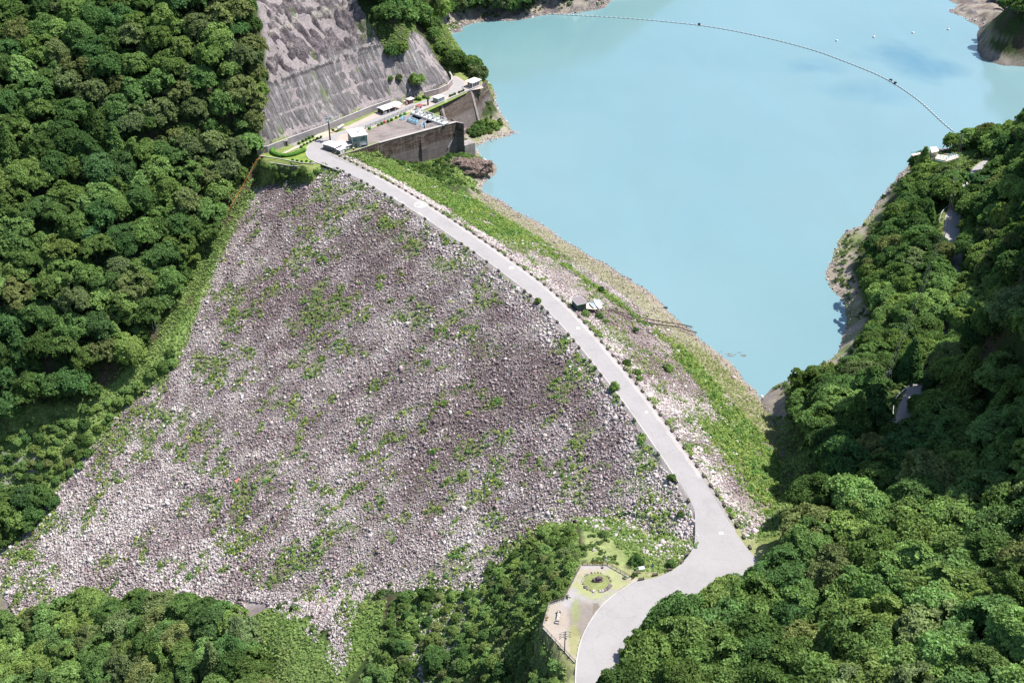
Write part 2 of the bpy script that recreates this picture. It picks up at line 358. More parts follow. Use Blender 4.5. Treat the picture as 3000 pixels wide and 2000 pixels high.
# ------------------------------------------------------------------ ground meshes
X0, X1, Y0, Y1, ST = -430, 470, 60, 1180, 2.0
gx = np.arange(X0, X1 + 1, ST); gy = np.arange(Y0, Y1 + 1, ST); GX, GY = np.meshgrid(gx, gy)
GZ = nat(GX, GY)
def ground_z(x, y):                                        # bilinear look-up on the terrain mesh
    x = np.asarray(x, float); y = np.asarray(y, float)
    i = np.clip(((x - X0) / ST).astype(int), 0, len(gx) - 2); j = np.clip(((y - Y0) / ST).astype(int), 0, len(gy) - 2)
    fx = np.clip((x - X0) / ST - i, 0, 1); fy = np.clip((y - Y0) / ST - j, 0, 1)
    return (GZ[j, i] * (1 - fx) + GZ[j, i + 1] * fx) * (1 - fy) + (GZ[j + 1, i] * (1 - fx) + GZ[j + 1, i + 1] * fx) * fy
def surf_z(x, y): return np.maximum(ground_z(x, y), dam_z(x, y))
def G(px, py): return hit(px, py, surf_z)                  # survey pixel (3000 wide) -> point on the ground
def over(base, col, w): return base * (1 - w[..., None]) + np.array(col) * w[..., None]

# zones, outlined as surveyed from the camera station (2352-wide pixels), applied to the ground where they fall
CUTZ = [(575, -40), (745, -40), (812, 0), (822, 22), (855, 70), (878, 105), (900, 128), (925, 125), (945, 70), (975, 90), (1005, 140), (1038, 182), (1030, 190), (985, 213), (860, 262), (745, 302), (700, 322), (605, 352), (600, 300), (615, 190), (608, 90)]
MEADOW = [(560, 1380), (620, 1385), (700, 1420), (780, 1500), (800, 1600), (600, 1640), (600, 1480)]
GRASSR = [(1310, 1190), (1420, 1190), (1500, 1215), (1590, 1240), (1595, 1300), (1560, 1315), (1450, 1310), (1436, 1270), (1400, 1232), (1338, 1215)]
SHORE = [(1780, 860), (1890, 850), (1930, 825), (1975, 800), (1985, 720), (1965, 660), (1950, 600), (1970, 555), (2020, 490), (2060, 400), (2050, 380), (1880, 620), (1920, 700)]
SPITL = [(1060, 290), (1110, 280), (1180, 270), (1215, 305), (1130, 340), (1110, 440), (1030, 420), (1035, 395), (1080, 365), (1075, 330)]
FARL = [(1005, 30), (1400, -60), (1420, 10), (1200, 60), (1060, 70), (1045, 110), (1020, 120)]
FARR = [(2150, -60), (2400, -60), (2400, 100), (2150, 80)]
def ground_col(X, Y, Z):
    u, v, dep = proj(X, Y, Z)
    n1 = fnoise(X, Y, 9, 2); n2 = fnoise(X, Y, 30, 5); n3 = fnoise(X, Y, 3, 8, 3)
    c = np.zeros(X.shape + (3,)) + np.array([.045, .07, .022]); c = over(c, (.075, .06, .04), smooth((n1 - .5) * 5))
    def zone(poly, col, amt=1.0, nz=0, lo=.35, hi=.6):
        w = inpoly(u, v, poly).astype(float) * amt
        if nz is not 0: w = w * smooth((nz - lo) / (hi - lo))
        return over(c, col, w)
    # bare bank just above the water
    hgt = Z - WATER; near_res = (crest_sd(X, Y)[0] > -5)
    w = smooth((7.0 + 3 * (n2 - .5) - hgt) / 1.5) * near_res
    c = over(c, (.27, .235, .19), w); c = over(c, (.21, .18, .17), w * smooth((n3 - .5) * 5)); c = over(c, (.13, .15, .06), w * smooth((n1 - .5) * 6) * smooth((hgt - 3) / 3))
    c = over(c, (.19, .165, .14), smooth((1.2 - hgt) / 1.0) * near_res)
    for z_ in (FARL, FARR):
        w = inpoly(u, v, z_) * smooth((16 - hgt) / 6) * near_res
        c = over(c, (.27, .235, .195), w); c = over(c, (.13, .12, .125), w * smooth((n3 - .48) * 9)); c = over(c, (.16, .125, .11), w * smooth((n1 - .5) * 8) * .8); c = over(c, (.2, .21, .09), w * smooth((hgt - 5) / 5) * smooth((n1 - .45) * 5))
    c = zone(SHORE, (.33, .28, .225), .8); c = zone(SHORE, (.17, .21, .07), .8, n1, .5, .62)
    c = zone(SPITL, (.30, .27, .22), .9); c = zone(SPITL, (.2, .22, .09), .8, n1, .45, .6)
    c = zone([(1025, 385), (1100, 370), (1108, 415), (1060, 415)], (.19, .14, .12), .95)
    # lush grass strips
    g = smooth((n3 - .3) * 3)
    for poly in (MEADOW, [(0, 930), (200, 930), (420, 740), (480, 640), (520, 540), (600, 410), (620, 400), (560, 540), (500, 680), (420, 850), (300, 970), (215, 1080), (130, 1140), (90, 1230), (0, 1290)],
                 [(0, 1380), (60, 1370), (70, 1430), (0, 1430)], [(850, 340), (1060, 425), (1100, 432), (1075, 360), (980, 370), (900, 350)], GRASSR):
        w = inpoly(u, v, poly).astype(float); c = over(c, (.20, .27, .085), w * .9); c = over(c, (.14, .215, .06), w * g * .7)
    c = zone([(800, 1380), (890, 1380), (860, 1480), (800, 1560), (790, 1480)], (.14, .23, .05), .9)
    c = zone([(1338, 1215), (1400, 1232), (1436, 1270), (1450, 1320), (1395, 1300), (1335, 1290), (1345, 1250)], (.26, .30, .12), .95)
    c = zone([(0, 1040), (95, 1040), (100, 1075), (0, 1120)], (.30, .28, .26), .9, n3, .3, .4)
    # excavated faces
    w = inpoly(u, v, CUTZ).astype(float) * (X < 40)
    c = over(c, (.27, .235, .235), w)
    d = polydist(X, Y, RBRD); c = over(c, (.16, .2, .06), smooth((10 - d) / 3) * .8)
    d = polydist(X, Y, TERR, True); ins = inpoly(X, Y, [(p[0], p[1]) for p in TERR]); c = over(c, (.20, .24, .08), (ins | (d < 2)).astype(float))
    ins = inpoly(X, Y, [(p[0], p[1]) for p in PARK]) | (polydist(X, Y, PARK, True) < 3); c = over(c, (.25, .26, .12), ins.astype(float))
    return c
COL = ground_col(GX, GY, GZ)
M_ground = col_mat("ground", fine=.9)
_f = grid_faces(len(gx), len(gy)).reshape(-1, 4)
_keep = (GZ > -60).ravel()[_f].any(1) | (GX.ravel()[_f[:, 0]] < 400)
tag(np_mesh("hillside_ground", np.stack([GX, GY, GZ], -1).reshape(-1, 3), _f[_keep], M_ground, COL.reshape(-1, 3), True), kind='structure')

# the rest of the valley out to the horizon
far = np.linspace(-4200, 4200, 61); FX, FY = np.meshgrid(far, far + 600)
_r = np.hypot(FX - 20, FY - 600); FZ = -150 + smooth((_r - 650) / 900) * (260 + 380 * fnoise(FX, FY, 900, 4, 3))
_in = (FX > X0) & (FX < X1) & (FY > Y0) & (FY < Y1); FZ = np.where(_in, -150, FZ)
_w = np.exp(-((FX - 350 - (FY - 1180) * .35) / 240) ** 2) * (FY > 900); FZ = FZ * (1 - _w) - 60 * _w
tag(np_mesh("distant_hills", np.stack([FX, FY, FZ], -1).reshape(-1, 3), grid_faces(61, 61), col_mat("distant_woodland", fine=.05, bumpd=3), np.tile([.045, .075, .025], (61 * 61, 1)), True), kind='structure')

# ------------------------------------------------------------------ excavated rock face behind the terrace, a finer sheet over the hillside
def cut_sheet():
    st = .6; b0 = BASE[0][:2] - _bd * 24; L = 232; N = 84
    a = np.arange(0, L, st); b = np.arange(-9, N, st); A, B = np.meshgrid(a, b)
    X = b0[0] + _bd[0] * A + CUTN[0] * B; Y = b0[1] + _bd[1] * A + CUTN[1] * B; Z = ground_z(X, Y)
    d = polydist(X, Y, np.array(BASE)[:, :2])
    h = Z
    upper = smooth((h - 27 - 3 * (vnoise(A, B, 30) - .5)) / 5)
    flute = (fnoise(A, B * .12, 1.9, 3, 3) - .5)                                 # down-slope streaks
    rocky = (fnoise(A + B * .4, B, 7, 5, 5) - .5); rocky = np.sign(rocky) * np.abs(rocky) ** .8
    disp = .45 + flute * .9 * (1 - upper) + (fnoise(A, B, 14, 6) - .5) * 2.2 + (rocky * 6.5 * (.5 + vnoise(A, B, 35, 7)) + (fnoise(A + B * .7, B, 3.6, 77, 3) - .5) * 7.5) * upper + (fnoise(A, B, 2.2, 78, 2) - .5) * 1.0 - .55 * (np.abs((h + .8 * vnoise(A, B, 12, 79)) % 8.5 - 4.2) < .5) * (1 - upper)
    Zs = Z + disp * smooth((h - .5) / 4)
    bench = np.exp(-((h - 47) / 1.6) ** 2) * .7; Zs = Zs + bench
    u, v, _ = proj(X, Y, Z)
    c = np.zeros(X.shape + (3,)) + np.array([.165, .154, .157]); big = fnoise(A, B * .6, 22, 13, 4)
    c = over(c, (.135, .122, .125), (1 - upper) * smooth((big - .48) * 6) * .6); c = over(c, (.26, .245, .235), (1 - upper) * smooth((.46 - big) * 7) * .5)
    c = over(c, (.138, .118, .124), upper * .95); c = over(c, (.085, .070, .078), upper * smooth((.45 - fnoise(A + B * .4, B, 7, 5, 5)) * 11)); c = over(c, (.29, .26, .25), upper * smooth((fnoise(A, B, 3.5, 17) - .58) * 9) * .7)
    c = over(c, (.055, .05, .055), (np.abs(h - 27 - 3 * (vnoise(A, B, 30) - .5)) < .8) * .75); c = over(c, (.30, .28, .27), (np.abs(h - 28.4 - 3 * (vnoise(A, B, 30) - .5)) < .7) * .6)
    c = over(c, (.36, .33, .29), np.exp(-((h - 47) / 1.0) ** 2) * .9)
    c = over(c, (.12, .17, .05), smooth((fnoise(A, B, 6, 21) - .70) * 12) * .7)
    keep = inpoly(u, v, CUTZ) & (h > .3)
    F_ = grid_faces(len(a), len(b)); m = keep.ravel()[F_].all(1)
    t = NT("sprayed_concrete_and_rock", .95, .15); ang = math.atan2(_bd[1], _bd[0])
    g = t.node("ShaderNodeNewGeometry"); m1 = t.node("ShaderNodeMapping"); t.l.new(g.outputs["Position"], m1.inputs[0]); m1.inputs["Rotation"].default_value = (0, 0, -ang)
    m2 = t.node("ShaderNodeMapping"); t.l.new(m1.outputs[0], m2.inputs[0]); m2.inputs["Scale"].default_value = (1.0, .10, .10)
    st1 = t.noise(m2.outputs[0], .85, 4, .7, .25); rk = t.noise(t.pos(), .55, 6, .72, .8); fn = t.noise(t.pos(), 2.2, 4, .65)
    ks = t.ramp(st1, [(.30, .42), (.47, .85), (.56, 1.15), (.68, 2.1)]); kr = t.ramp(rk, [(.33, .28), (.47, .85), (.62, 1.55)])
    k = t.mix(t.attr("Upper", "Fac"), ks, kr); k = t.mix(.8, k, t.mix(1.0, k, t.ramp(fn, [(.3, .35), (.7, 1.5)]), 'MULTIPLY'))
    t.bump(t.math('ADD', rk, t.math('MULTIPLY', fn, .4)), .9, .8); mat = t.col(t.mix(1.0, t.attr("Col"), k, 'MULTIPLY'))
    o = np_mesh("rock_cutting", np.stack([X, Y, Zs], -1).reshape(-1, 3), F_[m], mat, c.reshape(-1, 3), False)
    at = o.data.attributes.new("Upper", 'FLOAT', 'POINT'); at.data.foreach_set("value", upper.ravel().astype(np.float32))
    return tag(o, kind='structure')
cut_sheet()

# ------------------------------------------------------------------ water
_wp = [(CL[0][0] - 700, CL[0][1] + 700)] + [(p[0], p[1]) for p in CL[::8]] + [(CL[-1][0] + 300, CL[-1][1] - 60), (CL[-1][0] + 900, CL[-1][1]), (4000, 3600), (-3600, 4200)]
def water_mat():
    t = NT("milky_turquoise_water", .12, .5); p = t.pos()
    n = t.noise(p, .006, 3, .5); base = t.mix(t.ramp(n, [(.35, 0.0), (.65, 1.0)]), (.158, .268, .292), (.184, .292, .316))
    g = t.node("ShaderNodeNewGeometry"); sx = t.node("ShaderNodeSeparateXYZ"); t.l.new(g.outputs["Position"], sx.inputs[0])
    # clearer, greener water in the upper corner by the left bank
    fy = t.math('MULTIPLY', t.math('SUBTRACT', sx.outputs[1], 640.0), 1 / 330, True); fx = t.math('MULTIPLY', t.math('SUBTRACT', 230.0, sx.outputs[0]), 1 / 260, True)
    base = t.mix(t.math('MULTIPLY', t.math('MULTIPLY', fx, fy, True), .75), base, (.115, .262, .275))
    # dark patches standing for cloud shadow, painted into the water colour
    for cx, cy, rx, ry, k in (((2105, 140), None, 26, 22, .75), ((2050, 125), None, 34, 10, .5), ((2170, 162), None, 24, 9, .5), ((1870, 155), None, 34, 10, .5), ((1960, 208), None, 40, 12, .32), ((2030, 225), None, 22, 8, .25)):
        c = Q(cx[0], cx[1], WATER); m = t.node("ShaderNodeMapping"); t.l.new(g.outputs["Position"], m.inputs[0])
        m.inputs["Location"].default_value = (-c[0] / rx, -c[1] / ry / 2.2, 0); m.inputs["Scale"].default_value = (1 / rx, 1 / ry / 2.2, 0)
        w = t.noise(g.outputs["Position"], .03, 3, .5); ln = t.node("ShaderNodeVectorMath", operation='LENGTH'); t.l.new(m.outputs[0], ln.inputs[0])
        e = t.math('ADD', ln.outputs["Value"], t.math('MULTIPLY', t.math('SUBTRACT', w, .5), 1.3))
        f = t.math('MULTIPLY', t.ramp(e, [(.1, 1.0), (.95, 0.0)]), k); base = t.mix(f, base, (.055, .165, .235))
    base = t.mix(t.math('MULTIPLY', t.ramp(t.noise(t.pos((1, .35, 1)), .02, 5, .65, 1.0), [(.4, 0.0), (.7, 1.0)]), .35), base, (.175, .315, .35)); r1 = t.noise(t.pos((1, 1.6, 1)), .35, 4, .6); r2 = t.noise(p, .06, 3, .5); t.bump(t.math('ADD', t.math('MULTIPLY', r1, .5), r2), .12, .25)
    return t.col(base)
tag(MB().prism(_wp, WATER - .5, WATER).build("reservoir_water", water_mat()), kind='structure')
# ------------------------------------------------------------------ rockfill dam: body, riprap, weeds
def cl_at(s):
    s = np.asarray(s, float)
    p = np.stack([np.interp(s, CS, CL[:, 0]), np.interp(s, CS, CL[:, 1])], -1); n = np.stack([np.interp(s, CS, CN[:, 0]), np.interp(s, CS, CN[:, 1])], -1)
    return p, n / np.linalg.norm(n, axis=-1, keepdims=True)
def sd_xy(s, d): p, n = cl_at(s); return p[..., 0] + n[..., 0] * d, p[..., 1] + n[..., 1] * d
def rock_tone(X, Y, S, D):
    """0 dark purplish rock .. 1 pale grey rock: tipped in bands that run down the face"""
    a = fnoise(S * 1.1 + D * .1, D * .75, 24, 31, 5); b = fnoise(X, Y, 7, 33, 4); b2 = fnoise(X, Y, 45, 35, 2)
    t = .47 + (a - .5) * .95 + (b - .5) * 1.5 + (b2 - .5) * .5
    t = np.where(D < 0, t + .10 * smooth((-D - 60) / 120), t)
    t = t + .36 * np.exp(-((np.abs(D) - 9.0) / 4.0) ** 2)                      # pale band just under the crest on both sides
    t = t - .4 * smooth(1 - np.abs(S - 120) / 75) * smooth((60 - np.abs(D + 45)) / 40)
    t = t - .35 * smooth(1 - np.abs(S - 270) / 60) * (D < -12) * smooth((70 + D) / 40)
    t = t - .45 * smooth(1 - np.abs(S - 265) / 60) * smooth(1 - np.abs(D - 25) / 11)
    u, v, _ = proj(X, Y, dam_z(X, Y)); wob = (fnoise(X, Y, 13, 37, 3) - .5) * 1.5; acc = 0 * t
    for cx, cy, rx, ry, k in TONES: acc = acc + k * smooth(1.35 - np.hypot((u - cx) / rx, (v - cy) / ry) + wob)
    st = np.abs((v - 1095) - (560 - u) * .95); acc = acc + .5 * smooth(1.4 - st / 9) * (u > 450) * (u < 575)
    return np.clip(t + acc * (D < 0), 0, 1)
TONES = [(577, 1200, 75, 100, -.38), (980, 1090, 45, 110, -.3), (612, 1003, 60, 40, -.2), (650, 455, 60, 45, -.25), (900, 640, 120, 70, -.22), (1290, 850, 80, 110, -.3), (1370, 1010, 70, 90, -.25), (1180, 700, 60, 60, -.25), (1250, 1080, 90, 50, -.2),
         (620, 605, 35, 28, .35), (655, 720, 45, 60, .35), (800, 850, 70, 40, .15), (150, 1210, 150, 70, .25), (330, 1150, 80, 60, .2), (700, 1270, 45, 80, .3), (250, 1300, 150, 40, .15), (890, 1180, 50, 60, .18), (1100, 1240, 60, 30, .3), (520, 900, 60, 40, .12), (760, 980, 40, 60, .15), (420, 1000, 60, 30, -.15), (1000, 880, 60, 50, .1)]
def weed_w(X, Y, Z, S, D):
    """how weedy the fill is, 0..1"""
    u, v, _ = proj(X, Y, Z); a = fnoise(X, Y, 16, 41, 4); b = fnoise(X, Y, 5, 43, 3)
    w = smooth((a * .5 + b * .5 - .515) / .09) * .75
    dn = D < 0
    def blob(cx, cy, rx, ry, k): return k * np.exp(-(((u - cx) / rx) ** 2 + ((v - cy) / ry) ** 2) ** 1.3)
    e = np.zeros_like(w)
    for q in ((755, 420, 28, 55, .8), (855, 475, 25, 15, .9), (885, 510, 55, 28, .9), (935, 560, 45, 25, .8), (800, 470, 20, 15, .6), (690, 480, 15, 15, .5), (720, 575, 40, 14, .5), (1035, 610, 60, 22, .5),
              (940, 730, 60, 30, .7), (1040, 770, 25, 45, .7), (1060, 640, 50, 18, .5), (640, 660, 25, 10, .5), (1480, 1180, 90, 60, 1), (1500, 1260, 120, 50, 1), (1400, 1230, 60, 50, .9), (1240, 1260, 110, 60, 1),
              (1150, 1330, 60, 50, 1), (745, 1360, 50, 40, .8), (820, 1400, 60, 50, .9), (880, 1090, 40, 25, .6), (1060, 1095, 25, 20, .8), (960, 1110, 30, 20, .5), (50, 1280, 50, 30, 1), (330, 1230, 25, 14, .7), (1270, 870, 40, 25, .3), (1110, 800, 60, 40, .35)):
        e = np.maximum(e, blob(*q))
    dnw = np.maximum(w * .95, e * smooth((b - .28) / .2) * 1.1)
    # reservoir side: shrubby belt parallel to the crest, grassy towards both abutments
    belt = np.exp(-((D - 38 - 3 * np.sin(S / 19)) / 3.4) ** 2) * (S > 60) * .95
    lefte = smooth((215 - S) / 70) * smooth((54 - D) / 10) * smooth((D - 10) / 5) * 1.0
    righte = np.maximum(smooth((S - 235) / 40) * smooth((D - 33) / 7), smooth((S - 305) / 25) * smooth((D - 14) / 10)) * 1.1
    sand = smooth((D - 44) / 5) * .42
    up = np.maximum.reduce([w * .55, belt * smooth((b - .25) / .2), lefte * smooth((b - .2) / .25), righte * smooth((b - .2) / .2), sand])
    up = np.where((D > 60), up * .3, up)
    edge = np.exp(-((np.abs(D) - 6.6) / 1.4) ** 2) * .45 * smooth((b - .4) / .2)
    return np.clip(np.where(dn, dnw, up) + edge, 0, 1) * (np.abs(D) > 5.2)
PALE = np.array([.52, .462, .445]); MID = np.array([.385, .322, .318]); DARK = np.array([.235, .18, .18])
def tone_col(t):
    t = t[..., None]; return np.where(t < .5, DARK + (MID - DARK) * (t / .5), MID + (PALE - MID) * ((t - .5) / .5))
def build_dam():
    s = np.arange(0, CS[-1] + .1, 1.3); d = np.r_[np.arange(-236, -5.5, 1.3), [-4.9, -4.3, 0, 4.3, 4.9], np.arange(6, 84, 1.3)]
    S, D = np.meshgrid(s, d); X, Y = sd_xy(S, D); Z = dam_z(X, Y); w = (np.abs(D) > 5.5)
    Zr = Z + w * ((fnoise(X, Y, 2.6, 51, 3) - .5) * .9 + (fnoise(X, Y, 22, 52, 3) - .5) * 2.2 * smooth((np.abs(D) - 8) / 12)) - w * .25 - .03
    c = tone_col(rock_tone(X, Y, S, D)) * .85
    ww = weed_w(X, Y, Z, S, D); c = over(c, (.22, .26, .10), ww * .8)
    sand = (D > 40) * smooth((D - 44) / 5) * .8; c = over(c, (.28, .265, .17), sand); c = over(c, (.30, .255, .21), smooth((D - 56) / 4) * .9)
    mud = smooth(1 - np.abs(S - 222) / 50) * smooth(1 - np.abs(D - 26) / 12) * smooth((fnoise(X, Y, 8, 61) - .35) / .1); c = over(c, (.27, .225, .21), mud * .8)
    mud2 = smooth(1 - np.abs(S - 285) / 45) * smooth(1 - np.abs(D - 28) / 9); c = over(c, (.26, .21, .20), mud2 * .7)
    c = over(c, (.33, .30, .29), ((np.abs(D) < 6)).astype(float))
    o = np_mesh("rockfill_dam", np.stack([X, Y, Zr], -1).reshape(-1, 3), grid_faces(len(s), len(d)), col_mat("rock_fill", fine=2.2, bumpd=.5, bumps=.9), c.reshape(-1, 3), False)
    return tag(o, "broad rockfill dam sweeping across the valley beside the turquoise reservoir", "dam")
build_dam()

# riprap: angular stones lying on both faces, a single uncountable mass
_ico_v = None
def rock_protos(n=8):
    out = []
    for k in range(n):
        bm = bmesh.new(); bmesh.ops.create_icosphere(bm, subdivisions=1, radius=1); r = random.Random(k)
        for v in bm.verts:
            v.co *= r.uniform(.72, 1.12)
        # flatten a few sides into facets
        for _ in range(4):
            n_ = Vector((r.gauss(0, 1), r.gauss(0, 1), r.gauss(0, 1))).normalized(); lim = r.uniform(.45, .75)
            for v in bm.verts:
                q = v.co.dot(n_)
                if q > lim: v.co -= n_ * (q - lim)
        out.append((np.array([v.co[:] for v in bm.verts]), np.array([[v.index for v in f.verts] for f in bm.faces]))); bm.free()
    return out
def scatter(name, mat, protos, pts, size, colr, flat=(.65, 1.0), kind='stuff', tilt=.5):
    n = len(pts); pk = rng.integers(0, len(protos), n); VV = []; FF = []; CC = []; off = 0
    az = rng.random(n) * 6.283; sx = size * rng.uniform(.75, 1.3, n); sy = size * rng.uniform(.6, 1.0, n); sz = size * rng.uniform(flat[0], flat[1], n)
    t1 = rng.normal(0, tilt, n); t2 = rng.normal(0, tilt, n)
    for k, (v, f) in enumerate(protos):
        i = np.where(pk == k)[0]
        if not len(i): continue
        q = v[None] * np.stack([sx[i], sy[i], sz[i]], -1)[:, None]
        x, y, z = q[..., 0], q[..., 1], q[..., 2]
        c, s = np.cos(t1[i])[:, None], np.sin(t1[i])[:, None]; y, z = y * c - z * s, y * s + z * c
        c, s = np.cos(t2[i])[:, None], np.sin(t2[i])[:, None]; x, z = x * c + z * s, -x * s + z * c
        c, s = np.cos(az[i])[:, None], np.sin(az[i])[:, None]; x, y = x * c - y * s, x * s + y * c
        VV.append((np.stack([x, y, z], -1) + pts[i][:, None]).reshape(-1, 3))
        FF.append((f[None] + (np.arange(len(i)) * len(v))[:, None, None] + off).reshape(-1, f.shape[1])); off += len(i) * len(v)
        CC.append(np.repeat(colr[i], len(f), 0))
    o = np_mesh(name, np.vstack(VV), np.vstack(FF), mat, np.vstack(CC)); return tag(o, kind=kind) if kind else o
M_rock = col_mat("riprap_stone", fine=1.6, bumpd=.12, bumps=.5, dark=.72, light=1.25)
def inview(X, Y, Z, m=40):
    u, v, _ = proj(X, Y, Z); return (u > -m) & (u < 2352 + m) & (v > -m) & (v < 1568 + m)
def build_riprap():
    N = 640000
    S = rng.uniform(2, CS[-1] - 2, N); D = np.where(rng.random(N) < .76, -rng.uniform(5.6, 225, N), rng.uniform(5.6, 66, N))
    X, Y = sd_xy(S, D); Z = dam_z(X, Y); gz_ = ground_z(X, Y); k = inview(X, Y, Z, 15) & (gz_ < Z + np.where((D < 0) & (S > 170), 2.5, 1.0)) & ~inpoly(X, Y, [(p_[0], p_[1]) for p_ in PARK]) & ~inpoly(*proj(X, Y, Z)[:2], MEADOW) & ~inpoly(X, Y, [(p_[0], p_[1]) for p_ in TERR]) & ((Z > WATER - 1) | (D < 0))
    w = weed_w(X, Y, Z, S, D); k &= rng.random(N) > w * .88
    k &= ~((D > 44) & (rng.random(N) < .82)); k &= ~((np.abs(S - 222) < 45) & (np.abs(D - 26) < 10) & (rng.random(N) < .75))
    X, Y, Z, S, D = X[k], Y[k], Z[k], S[k], D[k]; t = rock_tone(X, Y, S, D); n = len(X)
    sz = rng.lognormal(-1.42, .46, n); big = fnoise(X, Y, 14, 71); sz *= 0.85 + .5 * big + .3 * smooth((-D - 120) / 60); sz *= np.where(np.abs(np.abs(D) - 9) < 4, 1.2, 1)
    sz = np.clip(sz, .2, 1.7)
    t = np.clip(t + rng.normal(0, .24, n) + .12 * (sz > .8), 0, 1.15); c = tone_col(t) * rng.uniform(.8, 1.2, (n, 1)) * (1 + rng.normal(0, .03, (n, 3)))
    c = np.where((rng.random(n) < .045)[:, None], np.array([.60, .57, .54]) * rng.uniform(.9, 1.1, (n, 1)), c)
    Z = Z + (fnoise(X, Y, 22, 52, 3) - .5) * 2.2 * smooth((np.abs(D) - 8) / 12) + sz * .1; Z = np.maximum(Z, ground_z(X, Y) + .1)
    scatter("riprap_stones", M_rock, rock_protos(), np.stack([X, Y, Z], -1), sz, np.clip(c, 0, .8), (.45, .78), tilt=.4)
    return n
print("stones", build_riprap())

# weeds: tufts of leaf blades
def tuft_protos(n=6, leaves=14, spread=.55, h=.7, w=.2):
    out = []
    for k in range(n):
        r = np.random.default_rng(100 + k); V = []; F_ = []
        for i in range(leaves):
            a = r.random() * 6.28; q = r.random() ** .5 * spread; c = np.array([math.cos(a) * q, math.sin(a) * q, h * r.uniform(.15, 1) * (1 - .5 * q)])
            nrm = np.array([math.cos(a) * q * .8 + r.normal(0, .45), math.sin(a) * q * .8 + r.normal(0, .45), .9]); nrm /= np.linalg.norm(nrm)
            t = np.cross(nrm, r.normal(size=3)); t /= np.linalg.norm(t); b = np.cross(nrm, t); s1 = w * r.uniform(.7, 1.3); s2 = w * r.uniform(1.0, 1.9)
            m = len(V); V += [c - t * s1 - b * s2 * .3, c + b * -s2, c + t * s1 - b * s2 * .2, c + b * s2]; F_.append([m, m + 1, m + 2, m + 3])
        out.append((np.array(V), np.array(F_)))
    return out
def leaf_mat(name, trans=.25, attr=True, base=(.08, .15, .04), var=.3):
    t = NT(name, .75, .2); t.n.remove(t.b); out = t.n["Material Output"]
    d = t.node("ShaderNodeBsdfDiffuse"); tr = t.node("ShaderNodeBsdfTranslucent"); mx = t.node("ShaderNodeMixShader"); mx.inputs[0].default_value = trans
    if attr: c = t.attr("Col")
    else:
        oi = t.node("ShaderNodeObjectInfo"); f = t.math('ADD', t.math('MULTIPLY', t.noise(t.pos(), .22, 3, .6), .5), t.math('MULTIPLY', t.noise(t.pos(), 1.7, 2, .6), .5))
        c = t.mix(t.ramp(f, [(.38, 0.0), (.62, 1.0)]), tuple(v * (1 - var) for v in base), tuple(v * (1 + var) for v in base))
        c = t.mix(1.0, c, oi.outputs["Color"], 'MULTIPLY')
    t.put(d.inputs[0], c); t.put(tr.inputs[0], t.mix(1.0, c, (1.3, 1.35, .7), 'MULTIPLY'))
    t.l.new(d.outputs[0], mx.inputs[1]); t.l.new(tr.outputs[0], mx.inputs[2]); t.l.new(mx.outputs[0], out.inputs[0]); return t.m
M_weed = leaf_mat("weed_leaves")
def build_weeds():
    N = 210000
    S = rng.uniform(2, CS[-1] - 2, N); D = np.where(rng.random(N) < .62, -rng.uniform(5.4, 225, N), rng.uniform(5.4, 66, N))
    X, Y = sd_xy(S, D); Z = dam_z(X, Y); gz_ = ground_z(X, Y); k = inview(X, Y, Z, 15) & (gz_ < Z + np.where((D < 0) & (S > 170), 2.5, 1.0)) & ~inpoly(X, Y, [(p_[0], p_[1]) for p_ in PARK]) & ~inpoly(*proj(X, Y, Z)[:2], MEADOW) & ~inpoly(X, Y, [(p_[0], p_[1]) for p_ in TERR]) & ((Z > WATER + .8) | (D < 0))
    w = weed_w(X, Y, Z, S, D); k &= rng.random(N) < (w ** 1.2 * .62 + .11 * smooth((fnoise(X, Y, 20, 83) - .32) / .25))
    X, Y, Z, S, D, w = X[k], Y[k], Z[k], S[k], D[k], w[k]; n = len(X)
    Z = np.maximum(Z + (fnoise(X, Y, 22, 52, 3) - .5) * 2.2 * smooth((np.abs(D) - 8) / 12), ground_z(X, Y))
    m = fnoise(X, Y, 12, 81); m2 = rng.random(n)
    c = np.array([.17, .28, .07]) * (1 - m[:, None]) + np.array([.30, .36, .11]) * m[:, None]; c = np.where((m2 < .22)[:, None], np.array([.10, .22, .06]), c)
    c = np.where(((m2 > .93) & (D < 0))[:, None], np.array([.40, .44, .12]), c)
    dry = (D > 46); c = np.where(dry[:, None], np.array([.30, .34, .14]), c); c *= rng.uniform(.8, 1.25, (n, 1))
    sz = rng.uniform(.45, 1.35, n) * (.6 + .7 * w); sz = np.where(dry, sz * .5, sz); sz = np.where(w < .25, sz * .75, sz)
    scatter("weeds_on_the_dam", M_weed, tuft_protos(), np.stack([X, Y, Z], -1), sz, c, (.8, 1.3), tilt=.2)
    return n
print("weeds", build_weeds())

